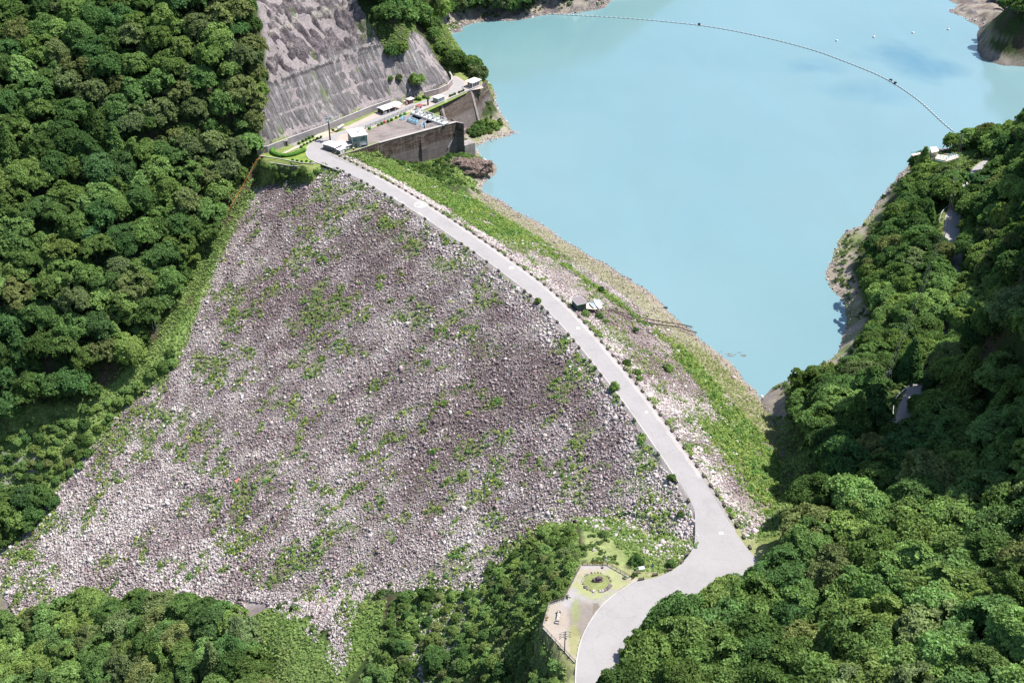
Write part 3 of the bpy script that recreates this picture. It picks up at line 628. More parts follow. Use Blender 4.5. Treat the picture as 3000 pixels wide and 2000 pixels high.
# ------------------------------------------------------------------ crest road and the other pavements
def ribbon(cl, w0, w1, z, name, mat, kind='structure'):
    cl = np.asarray(cl, float); t = np.gradient(cl[:, :2], axis=0); t /= np.linalg.norm(t, axis=1)[:, None]; n = np.stack([-t[:, 1], t[:, 0]], 1)
    z = np.full(len(cl), z) if np.isscalar(z) else z
    A = np.c_[cl[:, :2] + n * np.reshape(w0, (-1, 1)), z]; B = np.c_[cl[:, :2] + n * np.reshape(w1, (-1, 1)), z]
    V = np.empty((2 * len(cl), 3)); V[0::2] = A; V[1::2] = B; i = np.arange(len(cl) - 1) * 2
    o = np_mesh(name, V, np.stack([i + 1, i + 3, i + 2, i], 1), mat, None); return tag(o, kind=kind) if kind else o
def asphalt(name, c=(.33, .31, .31), var=.1):
    t = NT(name, .9, .25); p = t.pos(); f = t.noise(p, 6, 5, .7); g = t.noise(p, .12, 5, .65, .5)
    m = t.math('ADD', t.math('MULTIPLY', f, .35), t.math('MULTIPLY', g, .65)); d = t.noise(p, .9, 5, .7, .8)
    base = t.ramp(m, [(.3, tuple(v * (1 - var * 2.2) for v in c)), (.5, c), (.7, tuple(v * (1 + var) for v in c))])
    wv = t.node("ShaderNodeVectorMath", operation='ADD'); t.l.new(p, wv.inputs[0]); nz = t.node("ShaderNodeTexNoise"); t.l.new(p, nz.inputs["Vector"]); nz.inputs["Scale"].default_value = .5; t.l.new(nz.outputs["Color"], wv.inputs[1])
    cr = t.voro(wv.outputs[0], .16, "Distance", 'DISTANCE_TO_EDGE'); crk = t.math('MULTIPLY', t.math('LESS_THAN', cr, .012), t.math('GREATER_THAN', d, .47))
    base = t.mix(t.math('MULTIPLY', crk, .22), base, tuple(v * .5 for v in c)); base = t.mix(t.math('MULTIPLY', t.ramp(d, [(.52, 0.0), (.72, 1.0)]), .3), base, tuple(v * .72 for v in c))
    t.bump(f, .3, .02); return t.col(base)
M_asph = asphalt("worn_pale_asphalt", (.325, .308, .306), .07); M_conc = asphalt("pale_concrete", (.40, .37, .355), .12); M_kerb = asphalt("kerb_concrete", (.46, .44, .41), .12)
M_grav = asphalt("pinkish_gravel", (.38, .34, .31), .15); M_white = paint("white_road_paint", (.86, .86, .84), .7, .06, 3); M_brick = asphalt("paved_forecourt", (.42, .35, .31), .1)
def crop(ox, oy, s): return lambda x, y, z=0.0: P(ox + x / s, oy + y / s, z)
c1 = crop(740, 150, 2.94); c2 = crop(920, 320, 10.455); c2a = crop(900, 320, 4.704); c8 = crop(1120, 210, 6.532); c4 = crop(1500, 1450, 2.851); cb = crop(1560, 1500, 3.136); cm = crop(1660, 1620, 9.8); cp = crop(1580, 1760, 7.8375)
def sheet(name, pts, z, mat, kind='structure', parent=None):
    me = bpy.data.meshes.new(name); bm = bmesh.new(); vs = [bm.verts.new((p[0], p[1], z)) for p in pts]
    f = bm.faces.new(vs); bm.normal_update()
    if f.normal.z < 0: f.normal_flip()
    bmesh.ops.triangulate(bm, faces=[f]); bm.to_mesh(me); bm.free(); me.materials.append(mat)
    o = bpy.data.objects.new(name, me); C.objects.link(o)
    if parent: o.parent = parent
    return tag(o, kind=kind) if kind else o
# carriageway: far bend, crest, junction and the road leaving at the bottom
Lf = [(944, 406.8), (910, 418.7), (894.8, 439), (898, 459.5), (913.5, 471.4), (935.6, 480), (964.5, 490)]
Rf = [(975, 425), (958, 439), (954, 446), (964.5, 456), (985, 464.6), (1012, 476.5)]
cj = lambda x, y: (1500 + x / 2.851, 1450 + y / 2.851)
Ln = [cj(*p) for p in ((1480, 0), (1518, 80), (1530, 200), (1530, 400), (1500, 470), (1420, 570), (1300, 650), (1160, 700), (1040, 712), (960, 760), (840, 840), (740, 930), (660, 1040), (600, 1150), (562, 1250), (547, 1330), (535, 1400), (528, 1568), (530, 1750))]
Rn = [cj(*p) for p in ((1690, 0), (1800, 200), (1900, 360), (2010, 495), (2100, 600), (1900, 740), (1560, 930), (1250, 1080), (1000, 1260), (860, 1450), (780, 1750))]
_s0 = crest_sd(*P(1060, 515)[:2])[1]; _s1 = crest_sd(*P(2000, 1395)[:2])[1]
_ss = np.arange(_s0, _s1, 3.0); _lx, _ly = sd_xy(_ss, np.full(len(_ss), -4.2)); _rx, _ry = sd_xy(_ss, np.full(len(_ss), 4.2))
road_L = np.vstack([[P(*p)[:2] for p in Lf], np.c_[_lx, _ly], [P(*p)[:2] for p in Ln[1:]]]); road_R = np.vstack([[P(*p)[:2] for p in Rf], np.c_[_rx, _ry], [P(*p)[:2] for p in Rn[1:]]])
def tidy(p): return resample(p, 2.5, 2)
road_L, road_R = tidy(road_L), tidy(road_R)
sheet("crest_road", [*road_L, *road_R[::-1]], .02, M_asph)
_ss = np.arange(_s0 + 4, _s1 + 4, 2.0); _p, _n = cl_at(_ss)
ribbon(_p, 2.9 + .15 * np.sin(_ss * .7), 4.45, .026, "road_edge_strip", M_conc)          # lighter concrete shoulder on the reservoir side
ribbon(_p, -4.5, -4.1, .028, "road_edge_kerb", M_kerb)
# white kerb round the outside of the lower bend
_k = tidy(np.array([P(*p)[:2] for p in Ln[8:]])); _b = MB()
for a, b in zip(_k[:-1], _k[1:]): _b.bar((*a, .07), (*b, .07), .32, .18)
tag(_b.build("bend_kerb", M_kerb), kind='structure')
_k = tidy(np.array([P(*p)[:2] for p in Lf])); _b = MB()
for a, b in zip(_k[:-1], _k[1:]): _b.bar((*a, .1), (*b, .1), .35, .25)
tag(_b.build("far_bend_kerb", M_kerb), kind='structure')
# helicopter circle and H, squares and dashes painted on the road
def helipad():
    c = P(1160 + 1215 / 16.8, 560 + 665 / 16.8); c = c[:2]; R1 = 3.15; b = MB(); n = 40; v = []
    for i in range(n):
        a = 2 * math.pi * i / n; v += [(c[0] + R1 * 1.0 * math.cos(a), c[1] + R1 * math.sin(a), .034), (c[0] + (R1 - .32) * math.cos(a), c[1] + (R1 - .32) * math.sin(a), .034)]
    b.add(v, [(2 * i, (2 * i + 2) % (2 * n), (2 * i + 3) % (2 * n), 2 * i + 1) for i in range(n)])
    u = np.array([math.cos(math.radians(22)), math.sin(math.radians(22))]); w = np.array([-u[1], u[0]])
    def bar(p, q, t):
        p = np.array(p); q = np.array(q); d = (q - p) / np.linalg.norm(q - p); m = np.array([-d[1], d[0]]) * t / 2
        pts = [p - m, q - m, q + m, p + m]; b.add([(*(c + u * x + w * y), .034) for x, y in pts], [(0, 1, 2, 3)])
    bar((-1.9, 1.15), (1.9, 1.15), .42); bar((-1.9, -1.15), (1.9, -1.15), .42); bar((0, -.94), (0, .94), .42)
    tag(b.build("helipad_marking", M_white), kind='structure')
helipad()
b = MB()
for px, py, r in ((1499, 784, .9), (1694, 961, .55), (1894, 1207, .38), (2113, 1561, .5)):
    c = P(px, py); 
    for dx, dy, sx, sy in ((-r, 0, .22, 2 * r), (r, 0, .22, 2 * r), (0, -r, 2 * r, .22), (0, r, 2 * r, .22)): b.box((c[0] + dx, c[1] + dy, .036), (sx, sy, .012))
for s_, d0 in ((-15, -3.5), (-9, -3.5), (6, -3.5), (12, -3.5)):
    q = crest_sd(*P(1232, 600)[:2])[1] + s_; a = sd_xy(q, d0); e = sd_xy(q + 3.4, d0); b.bar((*a, .036), (*e, .036), .16, .01)
tag(b.build("white_road_squares", M_white), kind='structure')
# road along the right bank
ribbon(RBRD[14:], -3.3, 3.3, np.interp(RBRD[14:, 1], [200, 330, 420, 800], [.0, .16, 2.06, 2.06]) + .0, "bank_road", M_asph)

# ---- left terrace
def S1(name, pts, z, m, f=c1): sheet(name, [f(*p)[:2] for p in pts], z, m)
M_grass = leaf_mat("mown_grass", .05, False, (.20, .27, .065), .3); M_tan = asphalt("sandy_path", (.46, .40, .32), .12); M_deck = asphalt("weathered_deck_concrete", (.235, .20, .19), .3)
S1("terrace_paving", [(600, 700), (830, 640), (1060, 530), (1290, 455), (1480, 400), (1650, 345), (1715, 290), (1705, 220), (1760, 215), (1830, 262), (1975, 295), (1990, 320), (1840, 345), (1700, 400), (1440, 520), (1390, 530), (1250, 590), (960, 720), (760, 800), (640, 850), (610, 760)], .012, M_brick)
S1("terrace_road", [(760, 720), (970, 655), (1380, 475), (1550, 425), (1700, 375), (1830, 320), (1815, 262), (1735, 222), (1712, 222), (1722, 300), (1655, 362), (1480, 412), (1290, 482), (1000, 600), (760, 690), (640, 745), (600, 758), (560, 780), (640, 850)], .018, M_asph)
S1("pale_path", [(250, 880), (430, 790), (590, 700), (700, 690), (720, 705), (600, 752), (480, 790), (330, 860), (250, 895)], .02, M_tan)
S1("grass_verge", [(985, 705), (985, 680), (1200, 590), (1395, 505), (1420, 510), (1270, 575), (1030, 690)], .024, M_grass)
S1("grass_verge", [(1470, 520), (1640, 440), (1840, 350), (1850, 358), (1680, 440), (1480, 530)], .024, M_grass)
S1("grass_verge", [(1370, 445), (1500, 392), (1530, 388), (1540, 398), (1400, 452)], .024, M_grass)
S1("grass_verge", [(690, 690), (780, 668), (815, 672), (760, 690), (712, 705)], .024, M_grass)
S1("garden_grass", [(380, 800), (500, 740), (560, 742), (440, 790), (400, 815)], .024, M_grass)
S1("garden_grass", [(330, 880), (440, 810), (560, 745), (608, 752), (500, 790), (455, 850), (462, 915), (530, 962), (380, 965), (150, 930), (60, 898), (150, 885), (250, 930)], .02, M_grass)
sheet("yard_concrete", [P(*q)[:2] for q in ((1040, 431), (1104, 416), (1331, 356), (1300, 351), (1120, 394), (1076, 382), (1050, 392))], .016, M_deck)
# ---- little park by the junction, its own fine sheet of gravel, sand and thin grass
PK = [(455, 480), (690, 478), (895, 588), (1010, 612), (960, 632), (840, 690), (735, 775), (640, 870), (550, 980), (490, 1070), (445, 1160), (418, 1260), (405, 1370), (385, 1385), (290, 1275), (92, 1060), (150, 850), (292, 800), (320, 740), (435, 500)]
def park_ground():
    pts = [cb(*p)[:2] for p in PK]; a = np.array(pts); st = .35
    x = np.arange(a[:, 0].min() - 1, a[:, 0].max() + 1, st); y = np.arange(a[:, 1].min() - 1, a[:, 1].max() + 1, st); X, Y = np.meshgrid(x, y)
    u, v, _ = proj(X, Y, 0 * X); u = (u * K - 1560) * 3.136; v = (v * K - 1500) * 3.136
    c = np.zeros(X.shape + (3,)) + np.array([.54, .47, .39]); n = fnoise(X, Y, 5, 91, 4); n2 = fnoise(X, Y, 1.5, 93, 3)
    def el(cx, cy, rx, ry, s=.7): return smooth((1 + s - np.hypot((u - cx) / rx, (v - cy) / ry) + (n - .5) * 1.6) / s)
    c = over(c, (.40, .42, .20), smooth((n - .5) * 5 + .3) * .7)
    c = over(c, (.53, .49, .47), el(590, 500, 170, 25)); c = over(c, (.50, .47, .47), el(380, 800, 130, 100))
    c = over(c, (.36, .31, .28), el(480, 960, 120, 130)); c = over(c, (.46, .43, .41), el(640, 770, 150, 60)); c = over(c, (.46, .48, .24), el(590, 650, 180, 110) * (n2 > .4))
    c = over(c, (.34, .38, .16), el(395, 890, 35, 90) * .7); c = over(c, (.54, .46, .40), el(200, 1000, 90, 150) * .8); c = over(c, (.22, .18, .17), el(400, 1105, 26, 28) * .9)
    c = over(c, (.24, .21, .16), el(580, 880, 22, 60) * (n2 > .5) * .8)
    c = over(c, (.40, .40, .17), el(380, 1200, 40, 110) * .8)
    c = c * (.92 + .16 * n2[..., None]) * .66
    keep = inpoly(u, v, PK); F_ = grid_faces(len(x), len(y)); m = keep.ravel()[F_].all(1)
    tag(np_mesh("park_ground", np.stack([X, Y, 0 * X + .03], -1).reshape(-1, 3), F_[m], col_mat("park_gravel_and_grass", fine=2.5, amt=.2, bumpd=.04, dark=.8, light=1.18), c.reshape(-1, 3)), kind='structure')
park_ground()
# ------------------------------------------------------------------ buildings and equipment on the left terrace
W_white = paint("white_painted_roof", (.68, .67, .655), .6, .05, .6); W_grey = paint("grey_wall", (.30, .325, .33), .7, .1, .8); W_dgrey = paint("dark_grey_wall", (.12, .13, .14), .7, .1)
M_glass = paint("dark_window", (.02, .03, .035), .15, .2); M_teal = paint("teal_window_glass", (.03, .20, .25), .15, .3, 2); M_steel = paint("galvanised_steel", (.42, .44, .46), .45, .12, 2, .4)
M_dark = paint("dark_metal", (.05, .05, .06), .5, .15, 2); M_brown = paint("brown_timber", (.10, .06, .045), .8, .25, 2); M_red = paint("red_paint", (.45, .03, .03), .5, .1); M_redroof = paint("dull_red_roof", (.30, .09, .085), .7, .12)
M_wht = paint("white_paint", (.68, .68, .67), .5, .05); M_blue = paint("pale_blue_paint", (.30, .50, .62), .5, .1); M_cream = paint("cream_render", (.62, .57, .47), .8, .08); M_pinkroof = paint("faded_pink_roof", (.52, .42, .40), .7, .12)
M_orange = paint("orange_cord", (.75, .22, .05), .5, .05); M_soil = paint("planter_soil", (.10, .09, .05), .9, .3, 4)
def conc_wall_mat(name, light=(.235, .19, .165), dark=(.045, .030, .026), low=(.165, .14, .135), zsplit=-9.0):
    t = NT(name, .9, .2); g = t.node("ShaderNodeNewGeometry"); s = t.node("ShaderNodeSeparateXYZ"); t.l.new(g.outputs["Position"], s.inputs[0])
    streak = t.noise(t.pos((1.1, 1.1, .12)), .9, 5, .65); blot = t.noise(t.pos((.22, .22, 1.5)), .7, 7, .75, .8); fine = t.noise(t.pos(), 2.5, 4, .6)
    m = t.math('ADD', t.math('MULTIPLY', streak, .35), t.math('MULTIPLY', blot, .65))
    c = t.ramp(m, [(.44, dark), (.54, tuple(a * .55 + b * .45 for a, b in zip(dark, light))), (.64, light)])
    c2_ = t.ramp(m, [(.4, tuple(v * .7 for v in low)), (.65, tuple(v * 1.35 for v in low))])
    lift = t.math('MULTIPLY', t.math('SUBTRACT', t.math('ADD', s.outputs[2], t.math('MULTIPLY', t.math('SUBTRACT', blot, .5), 8)), zsplit), .8, True)
    c = t.mix(lift, c2_, c); joint = t.math('LESS_THAN', t.math('FRACT', t.math('MULTIPLY', s.outputs[2], .4)), .05)
    c = t.mix(t.math('MULTIPLY', joint, .35), c, (.12, .10, .10)); t.bump(fine, .4, .05); return t.col(c)
M_wall = conc_wall_mat("stained_concrete_wall")
def frame(o, r, l):
    """local frame from three surveyed ground corners: near corner, right corner, left corner"""
    u = (r - o)[:2]; Lu = np.linalg.norm(u); u = u / Lu; v = np.array([-u[1], u[0]]); Lv = abs((l - o)[:2] @ v); v = v * (1 if (l - o)[:2] @ v > 0 else -1)
    return o[:2], u, v, Lu, Lv
class Loc:
    """build boxes in a local frame: x along the front, y to the back, z up"""
    def __init__(s, o, u): s.ang = math.atan2(u[1], u[0]); s.o = o
    def root(s, name, label, cat, group=None): return thing(name, label, cat, (s.o[0], s.o[1], 0), s.ang, group)
def local(o, r, l):
    o_, u, v, Lu, Lv = frame(o, r, l); return Loc(o_, u), Lu, Lv
# control building
L_, lu, lv = local(c2(1205, 1200), c2(1635, 1130), c2(870, 980)); lv = 9.5
r = L_.root("control_building", "two-storey grey control house with flat white roof and teal windows", "building")
b = MB(); b.box((lu / 2, lv / 2, 3.2), (lu, lv, 6.4))
for x in (0, lu): b.box((x, -.06, 3.2), (.35, .35, 6.4))
b.box((lu / 2, -.03, 3.3), (lu, .12, .3)); b.build("wall", W_grey, r)
rf = MB().box((lu / 2, lv / 2, 6.55), (lu + 1.3, lv + 1.3, .3)).build("roof", W_white, r)
MB().box((lu * .55, lv * .45, 6.95), (1.2, 1.0, .5)).tube([(lu * .5, lv * .4, 6.7), (lu * .5, lv * .4, 9.2)], .06).tube([(lu * .5, lv * .4, 8.4), (lu * .5 + .9, lv * .4, 8.4)], .04).build("roof_antenna", M_steel, rf)
MB().tube([(lu * .1, lv * .8, 6.7), (lu * .1, lv * .8, 9.8)], .03).build("aerial", M_steel, rf)
MB().blob((lu * .85, lv * .75, 6.95), (.8, .6, .4), 3, .05).build("roof_vent", W_white, rf)
for x, z, w, h in ((.9, 4.3, 1.9, 1.0), (lu - 1.9, 4.8, 1.0, 1.7), (lu - 3.1, 4.4, .8, 1.2)):
    f = MB().box((x + w / 2 * .3, -.05, z), (w + .15, .1, h + .15)).build("window", M_steel, r); MB().box((x + w / 2 * .3, -.11, z), (w, .04, h)).build("pane", M_teal, f)
for y in (2.0, 5.0, 7.6):
    f = MB().box((-.05, y, 4.2), (.1, 1.5, 1.2)).build("window", M_steel, r); MB().box((-.11, y, 4.2), (.04, 1.3, 1.0)).build("pane", M_glass, f)
f = MB().box((lu - 2.2, -.04, 1.5), (3.9, .08, 3.0)).build("white_panel", M_wht, r); MB().box((lu - 2.0, -.35, 1.35), (2.8, .6, .12)).build("awning", M_steel, f)
MB().box((lu - 2.0, -.1, .8), (2.5, .06, 1.0)).build("dark_opening", M_brown, f)
MB().box((1.5, -.05, 1.1), (1.1, .1, 2.2)).build("door", W_dgrey, r)
for x in (-.2, lu + .15): MB().tube([(x, -.2, 0), (x, -.2, 6.3)], .12).build("downpipe", W_white, r)
# low hall with a white pitched roof
def roof_house(name, label, corners, zr, wallm, roofm, over_=.35, ridge=0.0, cat="building", doors=(), group=None):
    pts = [np.array(p[:2]) for p in corners]; a, b_, c_, d_ = pts              # near-left, near-right, far-right, far-left corners of the roof
    u = (b_ - a); Lu = np.linalg.norm(u); u /= Lu; v = np.array([-u[1], u[0]]); Lv = max(abs((c_ - b_) @ v), abs((d_ - a) @ v)) * .5 + .5 * (abs((d_ - a) @ v))
    r = thing(name, label, cat, (a[0], a[1], 0), math.atan2(u[1], u[0]), group)
    w = MB().box((Lu / 2, Lv / 2, (zr - .1) / 2), (Lu - 2 * over_, Lv - 2 * over_, zr - .1)); w.build("wall", wallm, r)
    if ridge:
        h = zr + ridge; m = MB(); m.add([(0, 0, zr - .12), (Lu, 0, zr - .12), (Lu, Lv, zr - .12), (0, Lv, zr - .12), (0, 0, zr), (Lu, 0, zr), (Lu, Lv, zr), (0, Lv, zr), (0, Lv / 2, h), (Lu, Lv / 2, h)],
              [(0, 3, 2, 1), (0, 1, 5, 4), (2, 3, 7, 6), (4, 5, 9, 8), (6, 7, 8, 9), (0, 4, 8, 7, 3), (1, 2, 6, 9, 5)])
        m.build("roof", roofm, r)
    else: MB().box((Lu / 2, Lv / 2, zr), (Lu, Lv, .22)).build("roof", roofm, r)
    return r, Lu, Lv
r, lu, lv = roof_house("annex_hall", "low shed with big white pitched roof in front of the mast", [c2(640, 1190, 2.7), c2(860, 1080, 2.7), c2(530, 925, 2.7), c2(385, 1000, 2.7)], 2.7, W_dgrey, W_white, .4, .45)
for x in (.8, 2.6, 4.4):
    if x < lu - 1: f = MB().box((x, .36, 1.4), (1.2, .08, 1.3)).build("window", M_steel, r); MB().box((x, .31, 1.4), (1.0, .04, 1.1)).build("pane", M_glass, f)
for y in (1.2, 3.2, 5.2, 7.2):
    if y < lv - 1: f = MB().box((.36, y, 1.5), (.08, 1.4, 1.4)).build("window", M_steel, r); MB().box((.31, y, 1.5), (.04, 1.1, 1.1)).build("pane", M_glass, f)
r, lu, lv = roof_house("link_building", "flat greyish roofed link between the white hall and the control house", [c2(935, 1165, 2.5), c2(1160, 1085, 2.5), c2(1040, 985, 2.5), c2(765, 975, 2.5)], 2.5, W_dgrey, paint("pale_grey_roof", (.6, .57, .55), .7, .1), .3)
for x in (1.0, 2.6): MB().box((x, .26, 1.3), (1.1, .08, 1.2)).build("white_shutter", M_wht, r)
r, lu, lv = roof_house("pump_hut", "small white-roofed hut with two white doors at the road bend", [c2(790, 1275, 2.3), c2(985, 1190, 2.3), c2(835, 1155, 2.3), c2(650, 1230, 2.3)], 2.3, W_dgrey, W_white, .25)
for x in (1.1, 2.7): MB().box((x, .2, 1.0), (1.3, .08, 1.8)).build("door", M_wht, r)
p = c2(1215, 1275); t = thing("fire_cabinet", "bright red upright cabinet at the control house corner", "cabinet", p); MB().box((0, 0, .8), (.8, .6, 1.6)).build("box", M_red, t); MB().box((0, 0, 1.65), (.9, .7, .1)).build("lid", M_wht, t)
# parapet wall in front of the houses, down the bank
def wall_line(name, label, pts, h0, h1, w, mat, cat="wall", cap=None):
    t = thing(name, label, cat, (pts[0][0], pts[0][1], 0)); o = np.array([pts[0][0], pts[0][1]]); m = MB(); q = MB()
    for i, (a, b_) in enumerate(zip(pts[:-1], pts[1:])):
        a = np.array(a[:2]) - o; b_ = np.array(b_[:2]) - o; d = (b_ - a) / np.linalg.norm(b_ - a); n = np.array([-d[1], d[0]]) * w / 2
        h0_ = h0 if np.isscalar(h0) else h0[i]; h0b = h0 if np.isscalar(h0) else h0[i + 1]
        m.prism([a - n, b_ - n, b_ + n, a + n], [h0_, h0b, h0b, h0_], [h1 - (.12 if cap else 0)] * 4)
        if cap: q.prism([a - n * 1.25, b_ - n * 1.25, b_ + n * 1.25, a + n * 1.25], h1 - .12, h1)
    m.build("wall_face", mat, t)
    if cap: q.build("coping", cap, t)
    return t
wall_line("parapet_wall", "low grey parapet wall below the control house and huts", [c2(760, 1440), c2(1290, 1290), c2(1920, 1075), c2(1985, 1040)], -3.0, .7, .4, M_wall, cap=M_conc)
# spillway walls
A_, B_, B2_ = P(1106, 417), P(1333, 356), P(1357, 362)
def spill_wall():
    t = thing("spillway_wall", "long dark-stained concrete retaining wall below the deck, facing the dam", "wall", (A_[0], A_[1], 0)); o = A_[:2]
    u = (B_ - A_)[:2]; Lw = np.linalg.norm(u); u /= Lw; n = np.array([u[1], -u[0]])               # outward, towards the dam
    f = np.array([0, .12, .3, .55, .8, 1.0]) * Lw; zb = [-6, -12, -21, -21, -20, -19]
    V = []; F_ = []
    for x, z in zip(f, zb):
        for d, h in ((0, .0), (0, z), (1.5, .0), (1.5 + .16 * -z * .5, z)):
            q = u * x + n * (d - 1.5 if d else -1.5); q = u * x + n * (0 if d == 0 else d); V.append((*q, h))
    for i in range(len(f) - 1):
        a, b2 = 4 * i, 4 * i + 4; F_ += [(a + 2, a + 3, b2 + 3, b2 + 2), (a, b2, b2 + 1, a + 1), (a, a + 2, b2 + 2, b2)]
    F_ += [(0, 1, 3, 2), (4 * 5, 4 * 5 + 2, 4 * 5 + 3, 4 * 5 + 1)]
    MB().add(V, F_).build("wall_face", M_wall, t)
    e = (B2_ - A_)[:2] - 0; s0 = u * Lw; m = MB().prism([s0, s0 + n * 1.5, e + n * .6, e + n * -.2, e - n * 6, s0 - n * 4.5], -19, .02); m.build("end_pier", M_wall, t)
    MB().prism([u * -.2, u * -.2 + n * 1.7, s0 + n * 1.7 , s0], .02, .22).prism([s0 + u * .01, s0 + u * .01 + n * 1.7, e + n * .75, e - n * .2], .02, .22).build("coping", M_conc, t)
    for k in (.52,): MB().prism([u * Lw * k + n * 1.5, u * Lw * (k + .05) + n * 1.5, u * Lw * (k + .06) + n * 3.3, u * Lw * (k - .01) + n * 3.3], -21, [-1.0, -1.0, -9.5, -9.5]).build("buttress", M_wall, t)
    g = P(1357, 430, -12.5)[:2] - o; MB().prism([e - n * 5, e + n * 1.2, e + n * 1.2 + u * 7, e - n * 5 + u * 7], -22, -12.8).build("footing_ledge", conc_wall_mat("pale_stained_concrete", (.42, .39, .36), (.2, .17, .16), (.3, .27, .26)), t)
    MB().bar((*(s0 + n * 3.0 - u * 7), -13), (*(s0 + n * 1.7 - u * 1.5), -7.2), .5, .4).build("pipe_stay", M_steel, t)
    # deck behind the wall
    return u, n
SWU, SWN = spill_wall()
A2, B2 = P(1236, 327), P(1404, 254)
def far_wall():
    t = thing("intake_wall", "tall brown and grey concrete wall with sloping ribs above the shore", "wall", (A2[0], A2[1], 0))
    u = (B2 - A2)[:2]; Lw = np.linalg.norm(u); u /= Lw; n = np.array([u[1], -u[0]]); e = 1.02 * Lw
    x = np.array([0, .28, .30, .62, .85, 1.0]) * Lw; bat = [1.5, 1.5, 6.0, 6.5, 6.0, 5.0]; top = [0] * 6; bot = [-22, -22, -22, -23, -22, -21]; V = []; F_ = []
    for X_, bt, z in zip(x, bat, bot): V += [(*(u * X_ - n * 2), 0), (*(u * X_ - n * 2), z), (*(u * X_ + n * .0), 0), (*(u * X_ + n * bt), z)]
    for i in range(5):
        a, b_ = 4 * i, 4 * i + 4; F_ += [(a + 2, a + 3, b_ + 3, b_ + 2), (a, b_, b_ + 1, a + 1), (a, a + 2, b_ + 2, b_)]
    F_ += [(0, 1, 3, 2), (20, 22, 23, 21)]; MB().add(V, F_).build("wall_face", conc_wall_mat("brown_stained_wall", (.19, .15, .12), (.075, .055, .048), (.165, .14, .13), -11), t)
    # sloping end wing
    s0 = u * Lw; w_ = s0 + u * 9 - n * 2; MB().add([(*s0, 0), (*(s0 + n * 5), -21), (*(w_ + u * 4 + n * 5), -21), (*w_, -.2), (*(s0 - n * 2), 0), (*(w_ - n * 1), -.2), (*(w_ + u * 4), -21)], [(0, 1, 2, 3), (4, 0, 3, 5), (3, 2, 6, 5)]).build("wing_wall", M_wall, t)
    for k in (.31, .84): MB().add([(*(u * Lw * k), .05), (*(u * (Lw * k + 1.6)), .05), (*(u * (Lw * k + 1.6) + n * 6.9), -21.5), (*(u * Lw * k + n * 6.9), -21.5), (*(u * Lw * k - n * .1), -1), (*(u * (Lw * k + 1.6) - n * .1), -1), (*(u * (Lw * k + 1.6) + n * 5), -21.6), (*(u * Lw * k + n * 5), -21.6)], [(0, 1, 2, 3), (0, 3, 7, 4), (1, 5, 6, 2)]).build("rib", conc_wall_mat("rib_concrete", (.42, .37, .34), (.25, .21, .19), (.3, .27, .25)), t)
    MB().prism([-u * .2 + n * .25, s0 + n * .25, s0 - n * .35, -u * .2 - n * .35], .02, .9).build("parapet", M_conc, t)
far_wall()
# channel floor and dark inner wall between the two
sheet("channel_floor", [P(1236, 332, -19)[:2], P(1370, 372, -19)[:2], P(1350, 400, -19)[:2], P(1215, 372, -19)[:2]], -18.6, M_deck)
def deck():
    t = thing("spillway_deck", "stained brown concrete deck with two dark shafts beside the white bridge", "deck", (A_[0], A_[1], 0)); o = A_[:2]
    q = lambda x, y, z=0: c8(x, y, z)[:2] - o
    holes = [((520, 870), (600, 835), (830, 885), (700, 945)), ((800, 975), (870, 920), (1010, 985), (860, 1025))]
    outer = [c2a(830, 300)[:2] - o, q(0, 1015), q(330, 905), q(560, 800), q(1180, 985), q(1050, 1020), q(0, 1235), c2a(960, 395)[:2] - o]
    from mathutils.geometry import tessellate_polygon
    loops = [outer] + [[q(*p) for p in h] for h in holes]; pv = [[Vector((p[0], p[1], .05)) for p in l_] for l_ in loops]; tri = tessellate_polygon(pv)
    me = bpy.data.meshes.new("slab"); flat_ = [tuple(v) for l_ in pv for v in l_]; tri = [t_ if (Vector(flat_[t_[1]]) - Vector(flat_[t_[0]])).cross(Vector(flat_[t_[2]]) - Vector(flat_[t_[0]])).z > 0 else (t_[0], t_[2], t_[1]) for t_ in tri]
    me.from_pydata(flat_, [], tri); me.update(); me.materials.append(M_deck); s = bpy.data.objects.new("slab", me); C.objects.link(s); s.parent = t
    for h in holes:
        m = MB(); p = [q(*x) for x in h]; n = len(p)
        m.add([(*a, .05) for a in p] + [(*a, -12) for a in p], [(i, (i + 1) % n, n + (i + 1) % n, n + i) for i in range(n)] + [tuple(range(n, 2 * n))]); m.build("shaft", M_dark, t)
        k = MB(); 
        for i in range(n): k.bar((*p[i], .2), (*p[(i + 1) % n], .2), .35, .3)
        k.build("shaft_kerb", M_conc, t)
deck()
def railing(name, label, cat, pts, h, mat, step=1.6, rails=3, r=.05, group=None, base=None):
    o = pts[0]; t = thing(name, label, cat, o, 0, group); m = MB(); k = MB(); o = np.array(o)
    for a, b_ in zip(pts[:-1], pts[1:]):
        a = np.array(a) - o; b_ = np.array(b_) - o; L = np.linalg.norm(b_ - a); n = max(1, int(round(L / step)))
        for i in range(n + 1):
            q = a + (b_ - a) * i / n; MB().tube([q, q + [0, 0, h]], r * 1.1, 6).build('post', mat, t)
        for j in range(rails): z = h * (j + 1) / rails; m.tube([a + [0, 0, z], b_ + [0, 0, z]], r, 6)
    m.build("rail", mat, t); return t
